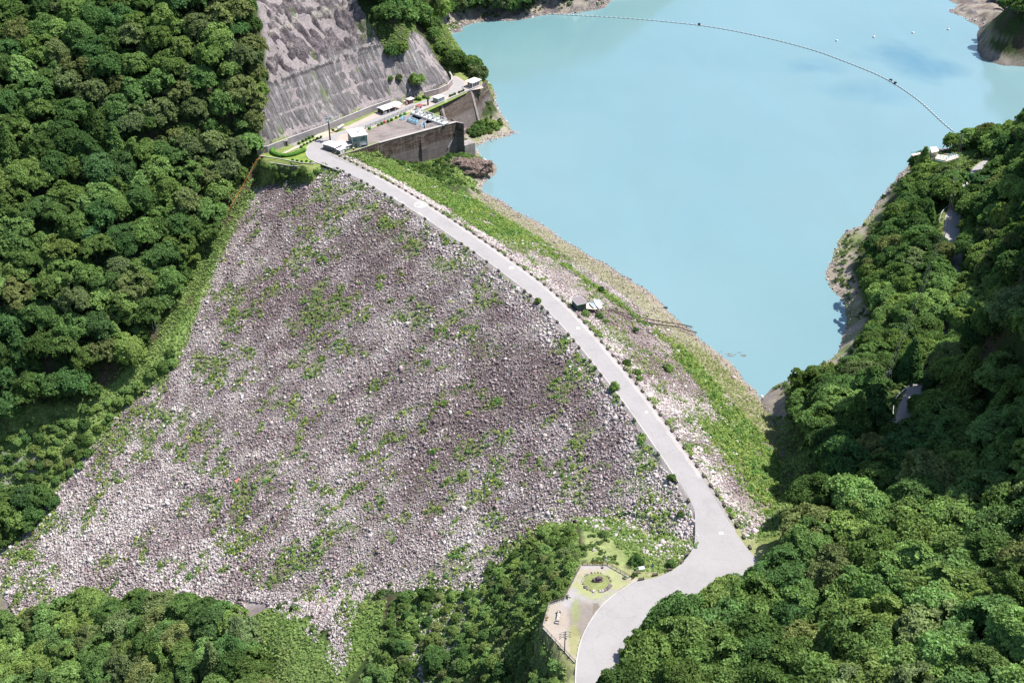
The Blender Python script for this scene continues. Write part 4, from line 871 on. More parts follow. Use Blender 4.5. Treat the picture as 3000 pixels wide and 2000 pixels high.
def bridge():
    a = c8(620, 770, 1.2); b_ = c8(1190, 975, 1.2); d = b_ - a; L = np.linalg.norm(d); t = thing("hoist_bridge", "white steel truss footbridge carrying gate hoists across the spillway", "bridge", (a[0], a[1], 0), math.atan2(d[1], d[0]))
    MB().box((L / 2, 0, 1.0), (L + 3, 3.6, .35)).build("deck", M_wht, t)
    for y in (-1.9, 1.9):
        m = MB(); m.bar((-1.5, y, .5), (L + 1.5, y, .5), .3, .8); n = int(L / 2.0)
        for i in range(n): x0 = i * L / n; m.bar((x0, y, 1.2), (x0, y, 3.0), .16); m.bar((x0, y, 1.3 if i % 2 else 2.9), (x0 + L / n, y, 2.9 if i % 2 else 1.3), .12)
        m.bar((L, y, 1.2), (L, y, 3.0), .16); m.bar((0, y, 3.0), (L, y, 3.0), .18); m.build("truss", M_wht, t)
    for i in range(7): x0 = (i + .5) * L / 7; h = MB().box((x0, 0, 1.9), (1.3, 1.5, 1.3)).tube([(x0 - .9, 0, 2.2), (x0 + .9, 0, 2.2)], .35, 10); h.build("gate_hoist", W_white if i % 2 else M_steel, t)
bridge()
railing("blue_railing", "pale blue handrail at the left edge of the dark shafts", "railing", [c8(345, 925), c8(420, 880), c8(430, 915), c8(370, 940)], 1.5, M_blue, 1.0, 4, .1)
railing("blue_railing", "pale blue handrail around the middle gate gear on the deck", "railing", [c8(500, 960), c8(560, 920), c8(690, 975), c8(650, 1020), c8(500, 965)], 1.7, M_blue, 1.0, 4, .1)
railing("blue_railing", "pale blue handrail nearest the spillway wall", "railing", [c8(735, 1060), c8(790, 1000), c8(830, 1030), c8(820, 1085)], 1.5, M_blue, 1.0, 4, .1)
t = thing("gate_gear", "pale blue valve gear standing on the brown deck", "machine", c8(580, 970)); 
for i in range(4): MB().box((i * 1.7 - 2.5, -i * .9 + 1.3, .7), (1.0, 1.0, 1.4)).tube([(i * 1.7 - 2.5, -i * .9 + 1.3, 1.4), (i * 1.7 - 2.5, -i * .9 + 1.3, 2.4)], .15, 8).build("valve", M_blue, t)
railing("wall_railing", "thin grey handrail along the top of the spillway wall", "railing", [c8(0, 1262), c8(700, 1090), c8(1240, 975)], 1.0, M_steel, 2.5, 2, .035)
# fence between terrace road and deck
def panel_fence():
    pts = [c1(972, 670), c1(1100, 620), c1(1250, 555), c1(1390, 492)]; o = pts[0]; t = thing("panel_fence", "long grey mesh-panel fence between the terrace road and the deck", "fence", o)
    for a, b_ in zip(pts[:-1], pts[1:]):
        a = a - o; b_ = b_ - o; L = np.linalg.norm(b_ - a); n = int(L / 3.2)
        for i in range(n):
            q0 = a + (b_ - a) * i / n; q1 = a + (b_ - a) * (i + 1) / n
            MB().bar(q0 + [0, 0, 1.0], q1 + [0, 0, 1.0], .06, 1.9).build("panel", paint("mesh_panel", (.44, .44, .45), .6, .06), t)
            MB().box((*q0[:2], 1.05), (.16, .16, 2.1)).build("post", W_dgrey, t)
panel_fence()
# mast
p = c2(495, 950); t = thing("antenna_mast", "dark steel mast with antenna drums and a round dish on top", "mast", p)
MB().tube([(0, 0, 0), (0, 0, 10.6)], [.45, .32], 10).build("pole", M_dark, t)
m = MB().tube([(0, 0, 10.4), (0, 0, 10.7)], 1.3, 12)
for i in range(10): a = i * .628; m.tube([(1.3 * math.cos(a), 1.3 * math.sin(a), 10.6), (1.3 * math.cos(a), 1.3 * math.sin(a), 11.6)], .05, 5)
m.build("platform", M_steel, t)
for i, (x, y, z) in enumerate(((-1.2, 0, 12.2), (-.3, -.6, 12.6), (.7, .2, 12.3), (1.2, -.5, 12.9), (-.8, .6, 13.0))): MB().tube([(x, y, z - .5), (x, y, z + .5)], .38, 8).build("antenna_drum", M_steel, t)
MB().tube([(0, 0, 10.6), (0, 0, 13.4)], .15).bar((-1.6, 0, 12), (2.6, 0, 12), .15).build("head_frame", M_steel, t)
d = MB(); n = 20; v = [(2.9, 0, 12.3)] + [(2.6 + .0, 1.5 * math.cos(6.283 * i / n), 12.4 + 1.5 * math.sin(6.283 * i / n)) for i in range(n)] + [(2.45, 1.5 * math.cos(6.283 * i / n), 12.4 + 1.5 * math.sin(6.283 * i / n)) for i in range(n)]
d.add(v, [(0, 1 + i, 1 + (i + 1) % n) for i in range(n)] + [(1 + i, 21 + i, 21 + (i + 1) % n, 1 + (i + 1) % n) for i in range(n)] + [tuple(range(40, 20, -1))]); dd = d.build("dish", W_grey, t); dd.rotation_euler = (0, 0, -.35)
# notice board, information board
r = L_ = None
a, b_ = c2(735, 690), c2(885, 600); d = b_ - a; L = np.linalg.norm(d); t = thing("notice_shelter", "roofed notice board with pinkish roof beside the mast", "notice board", a, math.atan2(d[1], d[0]))
for x in (0, L): MB().box((x, 0, 1.2), (.18, .18, 2.4)).build("post", M_brown, t)
MB().box((L / 2, 0, 1.4), (L - .3, .1, 1.3)).build("board", paint("board_face", (.55, .62, .60), .5, .15, 2), t); m = MB(); m.add([(-.5, -.9, 2.3), (L + .5, -.9, 2.3), (L + .5, 0, 2.75), (-.5, 0, 2.75), (L + .5, .9, 2.3), (-.5, .9, 2.3)], [(0, 1, 2, 3), (3, 2, 4, 5), (0, 3, 5), (1, 4, 2), (0, 5, 4, 1)]); m.build("roof", M_pinkroof, t)
a, b_ = c2(560, 715), c2(615, 735); d = b_ - a; t = thing("information_board", "dark brown timber sign board on the pale path near the mast", "sign", a, math.atan2(d[1], d[0]))
MB().box((.7, 0, 1.6), (2.2, .12, 1.3)).build("board", M_brown, t)
for x in (.1, 1.4): MB().box((x, 0, .55), (.16, .16, 1.1)).build("post", M_brown, t)
# long open shelter
a, b_, c_ = P(1124.4, 337), P(1176, 318.5), P(1104, 332); (Lx, lu, lv) = local(a, b_, c_); lv = 5.2
r = Lx.root("open_shelter", "long open-sided shelter with a low white roof against the cutting", "shelter")
for x in (0, lu * .33, lu * .66, lu):
    for y in (0, lv): MB().box((x, y, 1.4), (.2, .2, 2.8)).build("post", M_wht, r)
MB().box((lu / 2, lv - .1, 1.3), (lu, .15, 2.5)).build("back_wall", W_dgrey, r)
for s_ in (0, 1): x0 = s_ * lu / 2; MB().add([(x0 - .5 * (1 - s_), -.6, 2.8), (x0 + lu / 2 + .5 * s_ - .12 * (1 - s_), -.6, 2.8), (x0 + lu / 2 + .5 * s_ - .12 * (1 - s_), lv / 2, 3.5), (x0 - .5 * (1 - s_), lv / 2, 3.5), (x0 + lu / 2 + .5 * s_ - .12 * (1 - s_), lv + .6, 2.9), (x0 - .5 * (1 - s_), lv + .6, 2.9)], [(0, 1, 2, 3), (3, 2, 4, 5), (0, 3, 5), (1, 4, 2), (0, 5, 4, 1)]).build("roof", W_white if s_ == 0 else paint("pinkish_roof", (.66, .58, .55), .7, .08), r)
MB().box((lu * .5, -.0, 3.2), (.3, .5, .5)).build("ridge_flashing", M_redroof, r)
for x in (1.6, 5.2, 8.6): MB().box((x, 2.6, .45), (2.2, .9, .1)).box((x - .9, 2.6, .2), (.1, .7, .4)).box((x + .9, 2.6, .2), (.1, .7, .4)).build("bench", M_brown, r)
MB().box((1.3, -.1, .9), (1.8, .3, 1.5)).build("counter", paint("mid_grey", (.35, .35, .36), .7, .1), r)
# kiosk with hipped roof
r, lu, lv = roof_house("hip_roof_kiosk", "small square kiosk with a pale hipped roof beyond the long shelter", [c8(515, 550, 2.8), c8(628, 512, 2.8), c8(515, 490, 2.8), c8(405, 525, 2.8)], 2.8, paint("brown_brick_wall", (.20, .14, .12), .8, .15), paint("pale_hip_roof", (.60, .52, .50), .7, .1), .8)
rf = [o for o in r.children if o.name.startswith("roof")][0]; me = rf.data; h = MB().add([(0, 0, 2.7), (lu, 0, 2.7), (lu, lv, 2.7), (0, lv, 2.7), (lu / 2, lv / 2, 3.6)], [(0, 1, 4), (1, 2, 4), (2, 3, 4), (3, 0, 4), (0, 3, 2, 1)]); me.clear_geometry(); me.from_pydata(h.v, [], h.f); me.update()
p = c8(470, 640); t = thing("drinks_machine", "red and white vending machine standing at the kiosk's left wall", "vending machine", p, .35); MB().box((0, 0, 1.0), (1.0, .8, 2.0)).build("cabinet", M_red, t); MB().box((0, -.42, 1.2), (.8, .05, 1.2)).build("display", M_wht, t)
p = c8(430, 625); t = thing("drinks_machine", "white vending machine with grey-green front left of the red one", "vending machine", p, .35); MB().box((0, 0, 1.0), (1.1, .8, 2.0)).build("cabinet", M_wht, t); MB().box((0, -.42, 1.1), (.8, .05, 1.2)).build("display", paint("grey_green", (.2, .28, .25)), t)
r, lu, lv = roof_house("guard_booth", "little white booth with dull red roof at the head of the bridge", [c8(700, 680, 2.2), c8(780, 640, 2.2), c8(712, 620, 2.2), c8(622, 655, 2.2)], 2.2, M_wht, M_redroof, .25, .3)
f = MB().box((lu / 2, .2, 1.3), (1.2, .08, .9)).build("window", M_steel, r); MB().box((lu / 2, .15, 1.3), (1.0, .04, .7)).build("pane", M_glass, f)
r, lu, lv = roof_house("machine_hut", "green-grey hut with flat white roof beside the terrace road", [c8(1065, 525, 2.7), c8(1200, 470, 2.7), c8(1065, 440, 2.7), c8(940, 500, 2.7)], 2.7, paint("green_grey_wall", (.25, .33, .31), .6, .08), W_white, .25)
MB().box((lu * .5, .2, 1.1), (1.1, .08, 2.1)).build("door", W_grey, r); MB().box((lu * .85, -.9, .35), (2.4, .6, .7)).build("step_rail", M_wht, r)
r, lu, lv = roof_house("gate_lodge", "lodge under a large overhanging white roof at the far end of the terrace", [c8(1725, 228, 3.4), c8(1905, 155, 3.4), c8(1745, 118, 3.4), c8(1562, 190, 3.4)], 3.4, paint("lodge_wall", (.42, .40, .37), .8, .1), paint("pale_lodge_roof", (.74, .70, .67), .6, .05), 1.1)
for x in (lu * .25, lu * .45, lu * .7): f = MB().box((x, 1.03, 1.7), (1.1, .1, 1.1)).build("window", M_wht, r); MB().box((x, .97, 1.7), (.9, .04, .9)).build("pane", M_glass, f)
for y in (2.0, 4.2): f = MB().box((1.03, y, 1.6), (.1, 1.3, 1.3)).build("window", M_wht, r); MB().box((.97, y, 1.6), (.04, 1.1, 1.1)).build("pane", M_glass, f)
for x in (.3, lu - .3): MB().box((x, .3, 1.65), (.18, .18, 3.3)).build("porch_post", M_wht, r)
railing("white_railing", "short white railing in front of the far lodge", "railing", [c8(1545, 300), c8(1555, 350), c8(1660, 352)], 1.1, M_wht, 1.5, 2, .07)
railing("white_railing", "white railing at the lake end of the far lodge", "railing", [c8(1850, 285), c8(1915, 262), c8(1900, 235)], 1.1, M_wht, 1.5, 2, .07)
# retaining wall at the foot of the cutting
wall_line("cutting_foot_wall", "long grey retaining wall along the foot of the rock cutting", [c1(40, 880), c1(130, 872), c1(350, 788), c1(620, 692), c1(1000, 535), c1(1180, 470)], -.5, 3.6, .6, paint("mid_grey_concrete", (.30, .275, .285), .9, .16, .35, 0, .3), cap=paint("coping_concrete", (.45, .42, .41), .9, .1))
wall_line("curved_foot_wall", "curved brownish retaining wall round the right end of the cutting", [c1(1480, 402), c1(1600, 372), c1(1680, 335), c1(1718, 290), c1(1718, 255), c1(1695, 218)], -.5, 3.4, .7, paint("brown_grey_stone", (.30, .25, .235), .9, .2, .6, 0, .3), cap=M_conc)
# posts up on the berms of the cutting
def berm_fence(name, label, pts, h=1.6):
    pts = [G(*p) for p in pts]; q = resample(np.array(pts), 5.0, 1); o = q[0]; t = thing(name, label, "fence", o); k = MB(); m = MB()
    for i, p in enumerate(q): MB().tube([p - o + [0, 0, -.5], p - o + [0, 0, h + 1.2]], .09, 5).build('post', W_dgrey, t)
    for a, b_ in zip(q[:-1], q[1:]): m.tube([a - o + [0, 0, h + 1], b_ - o + [0, 0, h + 1]], .04, 4); m.tube([a - o + [0, 0, h * .6 + .6], b_ - o + [0, 0, h * .6 + .6]], .04, 4)
    m.build("wire", W_dgrey, t)
berm_fence("rockfall_fence", "row of thin grey posts on the upper berm of the cutting", [(770, 78), (830, 66), (900, 45), (955, 28)])
berm_fence("rockfall_fence", "line of thin posts across the cutting above the streaked concrete", [(785, 262), (850, 235), (930, 205), (1000, 180), (1060, 165), (1100, 148)])
# hedge, topiary
M_hedge = leaf_mat("clipped_hedge", .15, False, (.085, .19, .035), .35); M_hedged = leaf_mat("dark_clipped_shrub", .15, False, (.05, .11, .03), .3)
def hedge():
    q = resample(np.array([c1(175, 850)[:2], c1(170, 890)[:2], c1(250, 912)[:2], c1(340, 905)[:2], c1(410, 880)[:2], c1(448, 862)[:2]]), .8, 2); o = q[0]; m = MB(); rr = random.Random(5)
    t = tag(bpy.data.objects.new("clipped_hedge", None), "thick U-shaped clipped green hedge in the roadside garden", "hedge"); C.objects.link(t); t.location = (*o, 0)
    for p in q: m.blob((p[0] - o[0], p[1] - o[1], .9), (1.25 + rr.random() * .15, 1.25, 1.0), rr.randrange(99), .12, 2)
    m.build("foliage", M_hedge, t)
hedge()
def topiary(p, r, label, group, col=(1, 1, 1, 1), mat=None):
    t = thing("clipped_shrub", label, "shrub", p, random.random() * 6, group); m = MB().blob((0, 0, r * .75), (r, r, r * .85), random.randrange(999), .10, 2)
    o = m.build("foliage", mat or M_hedge, t); o.color = col; return t
ords = ["first", "second", "third", "fourth", "fifth", "sixth", "seventh", "eighth", "ninth", "tenth", "eleventh", "twelfth", "thirteenth", "fourteenth"]
def shrub_row(pts, f, r, what, group, mats=None):
    for i, p in enumerate(pts): topiary(f(*p), r * random.uniform(.85, 1.15), "%s clipped round shrub from the left %s" % (ords[i], what), group, mat=mats)
shrub_row([(860, 278), (985, 230), (1032, 212)], c2a, 1.0, "on the deck verge before the red shrub", "clipped shrubs along the deck verge", M_hedge)
topiary(c2a(1066, 192), .85, "single red-leaved round shrub on the verge beside the deck", None, mat=paint("red_foliage", (.42, .04, .05), .8, .3, 4))
shrub_row([(1118, 180), (1165, 160), (1228, 128), (1292, 103), (1345, 78)], c2a, 1.0, "on the deck verge after the red shrub", "clipped shrubs along the deck verge", M_hedge)
shrub_row([(1300, 478), (1343, 462), (1386, 443), (1476, 410), (1520, 388), (1556, 372)], c8, .85, "in the row along the far intake wall", "clipped shrubs above the intake wall", M_hedged)
shrub_row([(678, 548), (722, 552), (810, 512)], c8, 1.1, "on the verge between kiosk and machine hut", "clipped shrubs beside the terrace road", M_hedged)
shrub_row([(400, 800), (435, 783), (462, 768), (490, 755), (520, 742)], c1, .95, "in the upper garden row by the foot wall", "clipped shrubs in the garden", M_hedged)
shrub_row([(420, 832), (445, 812), (470, 800), (500, 785), (528, 772), (560, 757), (590, 745)], c1, .75, "in the garden row along the road bend", "clipped shrubs in the garden", M_hedged)
shrub_row([(345, 945), (385, 952), (425, 955), (465, 952), (500, 960)], c1, .7, "in the garden strip in front of the hedge", "clipped shrubs in the garden", M_hedged)
p = c8(875, 640); t = thing("round_topped_tree", "dark thick trunk with a small round clipped top by the terrace road", "tree", p); MB().tube([(0, 0, 0), (0, 0, 3.6)], [.5, .45], 10).build("trunk", M_dark, t); MB().blob((0, 0, 4.1), (1.3, 1.3, .8), 4, .12).build("crown", M_hedged, t)
# steps and low walls at the near edge of the terrace
wall_line("garden_edge_wall", "low pale wall along the downstream edge of the roadside garden", [c1(60, 905), c1(250, 935), c1(420, 968), c1(520, 975), c1(540, 962)], -2.5, .5, .35, paint("brown_edge", (.20, .16, .12), .9, .2), cap=M_kerb)
wall_line("garden_edge_wall", "second low wall a step below the garden's edge wall", [c1(140, 945), c1(300, 972), c1(500, 990)], -3.5, -.6, .35, paint("brown_edge", (.2, .16, .12)), cap=M_kerb)
p = c1(283, 815); t = thing("tunnel_portal", "small dark pale-framed opening at the foot of the retaining wall", "portal", p, .45); MB().box((-1.3, 0, 1.3), (.5, 1.2, 2.6)).box((1.3, 0, 1.3), (.5, 1.2, 2.6)).box((0, 0, 2.8), (3.4, 1.3, .5)).build("surround", M_conc, t); MB().box((0, .2, 1.25), (2.1, .4, 2.5)).build("opening", M_dark, t)
# ------------------------------------------------------------------ junction park
def post_fence(name, label, pts, h=1.15, step=1.5, mat=M_brown, kerb=True, rails=2):
    o = np.array(pts[0], float); t = thing(name, label, "fence", o); m = MB(); k = MB(); n_ = 0
    for a, b_ in zip(pts[:-1], pts[1:]):
        a = np.array(a) - o; b_ = np.array(b_) - o; L = np.linalg.norm(b_ - a); n = max(1, int(round(L / step)))
        for i in range(n + 1):
            if i == 0 and a @ a > .01: continue
            q = a + (b_ - a) * i / n; p_ = MB().tube([q + [0, 0, -.2], q + [0, 0, h + .12]], .075, 7)
            p_.build("post", mat, t)
        for j in range(rails): z = h * (.5 + .5 * j); m.tube([a + [0, 0, z], b_ + [0, 0, z]], .055, 6)
        if kerb: k.bar(a + [0, 0, .08], b_ + [0, 0, .08], .25, .22)
    m.build("rail", mat, t)
    if kerb: k.build("base_kerb", M_conc, t)
    return t
M_fence = paint("orange_brown_timber", (.25, .13, .055), .8, .2, 3)
post_fence("timber_fence", "orange-brown timber rail fence along the back of the stone ring", [cm(455, 345), cm(1165, 345)], mat=M_fence)
post_fence("timber_fence", "brown rail fence slanting from the back corner down to the stump pot", [cm(1175, 350), cm(1800, 700)], mat=M_brown)
post_fence("timber_fence", "thin rail fence down the left edge of the park beside the bushes", [cm(440, 350), cb(292, 800), cb(150, 850)], 1.0, 2.5, paint("grey_timber", (.2, .17, .15), .8, .2, 2))
post_fence("timber_fence", "thin rail fence left of the carved bench along the drop", [cb(150, 852), cb(93, 1058)], 1.0, 2.5, paint("grey_timber", (.2, .17, .15)))
post_fence("timber_fence", "brown rail fence along the lower edge beneath the utility pole", [cb(95, 1062), cb(295, 1278), cb(390, 1382)], 1.1, 2.0, M_brown)
M_dst = paint("dark_monument_stone", (.13, .095, .10), .85, .45, 1.6, 0, .6); M_pst = paint("pale_field_stone", (.40, .36, .33), .9, .4, 1.3, 0, .5); M_gst = paint("grey_field_stone", (.24, .21, .20), .9, .4, 1.3, 0, .5)
# grass disc with ring of stones and the memorial rock
ctr = (cm(868, 825)); rx = (cm(1280, 825)[0] - cm(458, 825)[0]) / 2; ry = (cm(868, 545)[1] - cm(868, 1095)[1]) / 2
print("ring radii", rx, ry)
def disc():
    n = 48; pts = [(ctr[0] + (rx - .2) * math.cos(6.2832 * i / n), ctr[1] + (ry - .2) * math.sin(6.2832 * i / n)) for i in range(n)]
    MBd = sheet("round_lawn", pts, .045, leaf_mat("bright_lawn", .05, False, (.22, .25, .10), .25))
disc()
M_tufts = None
for i in range(30):
    a = 2 * math.pi * i / 30 + random.uniform(-.06, .06)
    if i in (4, 5, 22): continue
    front = math.sin(a) < -.3; s = random.uniform(.34, .5) * (1.5 if front else .8)
    if front and random.random() < .25: s *= .6
    where = "front" if front else ("back" if math.sin(a) > .3 else ("right side" if math.cos(a) > 0 else "left side"))
    hrs = (3 - a / (2 * math.pi) * 12) % 12
    t = tag(MB().blob((0, 0, s * .35), (s, s * .8, s * .62), i, .18, 2).build("ring_stone", random.choice([M_pst, M_gst, M_dst, M_gst]), None, (ctr[0] + rx * math.cos(a), ctr[1] + ry * math.sin(a), 0)),
            "kerb stone of the grass ring, at the %.1f o'clock position seen in the photo" % (hrs if hrs >= .95 else hrs + 12), "stone", "stones ringing the round lawn")
    t.rotation_euler = (0, 0, a)
mo = cm(890, 800); t = thing("memorial_rock", "dark layered memorial rock sitting in the middle of the stone ring", "memorial", mo)
MB().blob((0, 0, .25), (1.75, .75, .38), 11, .12, 3).build("base_stone", M_dst, t); MB().blob((.35, .25, .95), (1.15, .6, .75), 12, .14, 3).build("upright_stone", M_dst, t); MB().blob((-1.05, .05, .6), (.55, .5, .42), 13, .16, 3).build("side_stone", M_dst, t)
MB().box((.25, -.48, .95), (1.2, .08, .55)).build("plaque", paint("plaque_stone", (.05, .035, .04), .5, .2), t)
# stump planter, bench, posts, boards
p = cm(1680, 710); t = thing("stump_pot", "round stone-rimmed plant pot at the lower end of the slanting fence", "planter", p)
MB().tube([(0, 0, 0), (0, 0, .55)], [.62, .7], 12).build("pot", M_gst, t); MB().blob((0, 0, .55), (.5, .5, .22), 5, .3).build("plant", M_hedged, t)
p = cm(1030, 420); t = thing("stone_stool", "small dark stone stool near the back fence corner", "stool", p); MB().tube([(0, 0, 0), (0, 0, .3)], .18, 8).build("leg", M_dst, t); MB().tube([(0, 0, .3), (0, 0, .45)], .38, 10).build("seat", M_dst, t)
p = cm(1130, 330); t = thing("white_post", "short white-topped post with two discs behind the back fence corner", "post", p)
MB().tube([(0, 0, 0), (0, 0, 3.0)], .08, 8).build("pole", M_steel, t); MB().box((0, 0, 2.0), (.45, .2, .5)).build("box", M_wht, t); MB().box((0, 0, 3.1), (.35, .15, .7)).build("lamp_head", M_wht, t)
a, b_ = cp(405, 520), cp(455, 240); d = (b_ - a)[:2]; L = np.linalg.norm(d); t = thing("carved_bench", "long grey stone bench with raised ends on the gravel left of the pole", "bench", ((a + b_) / 2), math.atan2(d[1], d[0]))
MB().box((0, 0, .45), (L * .9, 1.0, .18)).build("seat", M_pst, t); MB().box((0, .1, .95), (L * .72, .35, .12)).build("backrest", M_pst, t)
for s_ in (-1, 1): MB().box((s_ * L * .38, 0, .45), (.5, 1.2, .9)).build("leg", M_gst, t)
MB().box((-L * .45, .0, .25), (.7, 1.3, .5)).build("end_block", M_pst, t)
for i, (x, y) in enumerate(((150, 385), (165, 440), (190, 380))): p = cp(x, y); topiary(p, .32, ["rusty little grass tuft left of the bench, upper left of three", "rusty little grass tuft left of the bench, lowest of three", "rusty little grass tuft left of the bench, upper right of three"][i], "rusty tufts beside the bench", mat=paint("rusty_grass", (.24, .16, .07), .9, .3, 4))
def utility_pole(p, h, label, arms=2, az=0.0, group="utility poles", mat=None, r=.16):
    t = thing("utility_pole", label, "utility pole", p, az, group); mat = mat or M_dark
    MB().tube([(0, 0, -.5), (0, 0, h)], [r, r * .7], 8).build("pole", mat, t)
    for j in range(arms):
        z = h - .3 - j * .95; arm = MB().box((0, .12, z), (2.1, .1, .1)).bar((-.7, .1, z), (0, .1, z - .5), .05).bar((.7, .1, z), (0, .1, z - .5), .05).build("crossarm", M_steel, t)
        for x in (-.95, -.35, .35, .95): MB().tube([(x, .12, z + .05), (x, .12, z + .32)], .07, 6).build("insulator", M_wht, arm)
    return t
t = utility_pole(cp(577, 1190), 8.6, "tall dark utility pole with three insulator arms standing in the park", 3, .25, None, r=.17)
MB().box((.25, 0, 6.0), (.4, .4, .8)).build("transformer_box", M_steel, t)
for j, z in enumerate((7.9, 7.0, 6.2)): 
    for x in (-1.15, 1.15): MB().tube([(x, .1, z), (x * 1.5, .1, z - .35)], .09, 6).build("strain_insulator", M_dark, t)
# boards and signs near the junction
p = cb(1000, 545); t = thing("solar_panel_board", "tilted pale grey panel on posts in the weeds beside the junction", "panel", p, .25)
pb = MB().box((0, 0, 0), (1.9, 1.0, .08)).build("panel", paint("pale_panel", (.50, .55, .60), .4, .08), t); pb.location = (0, 0, 1.6); pb.rotation_euler = (.6, 0, 0)
for x in (-.6, .6): MB().box((x, 0, .75), (.08, .08, 1.5)).build("post", M_steel, t)
for lab, q, c in (("dark blue round-faced sign left of the tilted pale panel", (938, 575), (.03, .06, .16)), ("small blue sign right of the tilted pale panel", (1098, 540), (.05, .12, .30))):
    p = cb(*q); t = thing("road_sign", lab, "sign", p, .1); MB().tube([(0, 0, 0), (0, 0, 2.4)], .05, 6).build("post", M_steel, t)
    MB().tube([(0, -.08, 2.1), (0, -.02, 2.1)], .42, 14).build("sign_face", paint("sign_blue_%d" % len(lab), c, .4, .05), t)
p = cb(388, 100); t = thing("standing_stone", "black upright stone on the rocky edge above the dense bushes", "stone"); t.location = G(1560 + 388 / 3.136, 1500 + 105 / 3.136)
MB().blob((0, 0, .8), (.75, .55, 1.1), 31, .12, 3).build("dark_face", paint("black_stone", (.03, .028, .035), .8, .3), t); MB().blob((.55, .2, .8), (.45, .5, 1.05), 32, .12, 3).build("pale_side", M_pst, t)
for i, (q, s_, lab) in enumerate((((570, 352), .8, "white boulder on the small meadow above the back fence"), ((575, 280), .45, "smaller pale stone on the meadow, farther from the back fence"))):
    o = MB().blob((0, 0, s_ * .3), (s_, s_ * .7, s_ * .5), 40 + i, .2, 2).build("boulder", M_pst); o.location = G(1560 + q[0] / 3.136, 1500 + q[1] / 3.136); tag(o, lab, "boulder")
def planter_proto():
    t = thing("road_planter", "x", "planter"); m = MB(); w, d, h = 1.7, .62, .55
    m.box((0, -d / 2 + .05, h / 2 + .08), (w, .1, h)).box((0, d / 2 - .05, h / 2 + .08), (w, .1, h)).box((-w / 2 + .05, 0, h / 2 + .08), (.1, d - .2, h)).box((w / 2 - .05, 0, h / 2 + .08), (.1, d - .2, h)).box((0, 0, .14), (w - .2, d - .2, .1))
    m.box((-.55, 0, .04), (.18, d - .1, .08)).box((.55, 0, .04), (.18, d - .1, .08)); m.build("trough", paint("dark_weathered_wood", (.12, .095, .09), .85, .3, 2), t)
    MB().box((0, 0, .42), (w - .22, d - .22, .1)).build("soil", M_soil, t)
    k = MB(); rr = random.Random(1)
    for i in range(5): k.blob((rr.uniform(-.6, .6), rr.uniform(-.12, .12), .5), (.12, .10, .08), i, .3, 1)
    k.build("plants", paint("planter_greenery", (.20, .24, .10), .9, .4, 5), t); return t
PLANT = planter_proto(); _used = [False]
def put_planter(x, y, ang, label, group, z=.02):
    if not _used[0]: _used[0] = True; PLANT.location = (x, y, z); PLANT.rotation_euler = (0, 0, ang); tag(PLANT, label, None, group); return PLANT
    return copy_thing(PLANT, (x, y, z), ang, label, group)
sH = float(crest_sd(*P(1232, 600)[:2])[1]); sS = float(crest_sd(*P(1690, 915)[:2])[1])
def ordn(n): return ords[n - 1] if n <= 12 else "%d%s" % (n, {1: "st", 2: "nd", 3: "rd"}.get(n % 10 if n // 10 != 1 else 0, "th"))
for side, d0, grp, s_a, s_b, edge in ((1, 4.95, "planters along the reservoir edge of the crest road", 46, float(crest_sd(*P(2205, 1612)[:2])[1]) + 2, "reservoir"), (-1, -4.95, "planters along the rocky edge of the crest road", 48, float(crest_sd(*P(2019, 1480)[:2])[1]), "downstream")):
    for nm, sa, sb, ref in (("before", s_a, sH - 3, "H circle, towards the buildings"), ("between", sH + 4, sS - 3, "H circle, towards the grey shed"), ("after", sS + 3.5, s_b, "grey shed, towards the junction")):
        ss = list(np.arange(sa, sb, 5.1))
        if nm == "before": ss = ss[::-1]
        if side < 0: ss = [q_ for q_ in ss if random.random() > .3]
        for i, s_ in enumerate(ss):
            s_ = s_ + random.uniform(-.35, .35); x, y = sd_xy(s_, d0 + (0 if side > 0 else random.uniform(-.15, .1))); k = min(int(s_ / 2), len(CT) - 1)
            if side > 0 and s_ > s_b - 38: x, y = sd_xy(s_, d0 + (s_ - (s_b - 38)) * .045)
            ang = math.atan2(CT[k, 1], CT[k, 0]) + random.uniform(-.05, .05)
            put_planter(x, y, ang, "dark %s-edge planter, %s from the %s" % (edge, ordn(i + 1), ref), grp)
for i, (q, a) in enumerate((((1080, 706), .25), ((1195, 668), .28), ((1310, 628), .25), ((1420, 560), .9), ((1472, 492), 1.1))):
    p = P(*cj(*q)); put_planter(p[0], p[1], a, "flower planter on the inside bend of the junction, %s from the park" % ords[i], "planters round the junction bend")
# shed, boat and slipway
a, b_, c_ = [P(1660 + x / 15.68, 850 + y / 15.68, -.3) for x, y in ((500, 940), (895, 850), (225, 660))]
Ls, lu, lv = local(a, b_, c_); r = Ls.root("grey_shed", "small dark green-grey shed with flat mauve roof beside the crest road", "shed"); r.location.z = -.6
MB().box((lu / 2, lv / 2, 1.55), (lu, lv, 3.1)).build("wall", paint("shed_cladding", (.10, .135, .125), .6, .12), r)
rf = MB().box((lu / 2, lv / 2, 3.22), (lu + .7, lv + .7, .12)).build("roof", paint("mauve_roof", (.235, .195, .205), .8, .08), r)
for q, s_ in (((lu / 2, -.38, 3.2), (lu + .9, .1, .28)), ((lu / 2, lv + .38, 3.2), (lu + .9, .1, .28)), ((-.38, lv / 2, 3.2), (.1, lv + .66, .28)), ((lu + .38, lv / 2, 3.2), (.1, lv + .66, .28))): MB().box(q, s_).build("fascia", paint("pale_green_fascia", (.50, .60, .55), .5, .08), rf)
f = MB().box((lu * .64, -.04, 1.9), (1.0, .08, .8)).build("window", paint("pale_brown_frame", (.30, .25, .2)), r); MB().box((lu * .64, -.1, 1.9), (.8, .04, .6)).build("pane", M_glass, f)
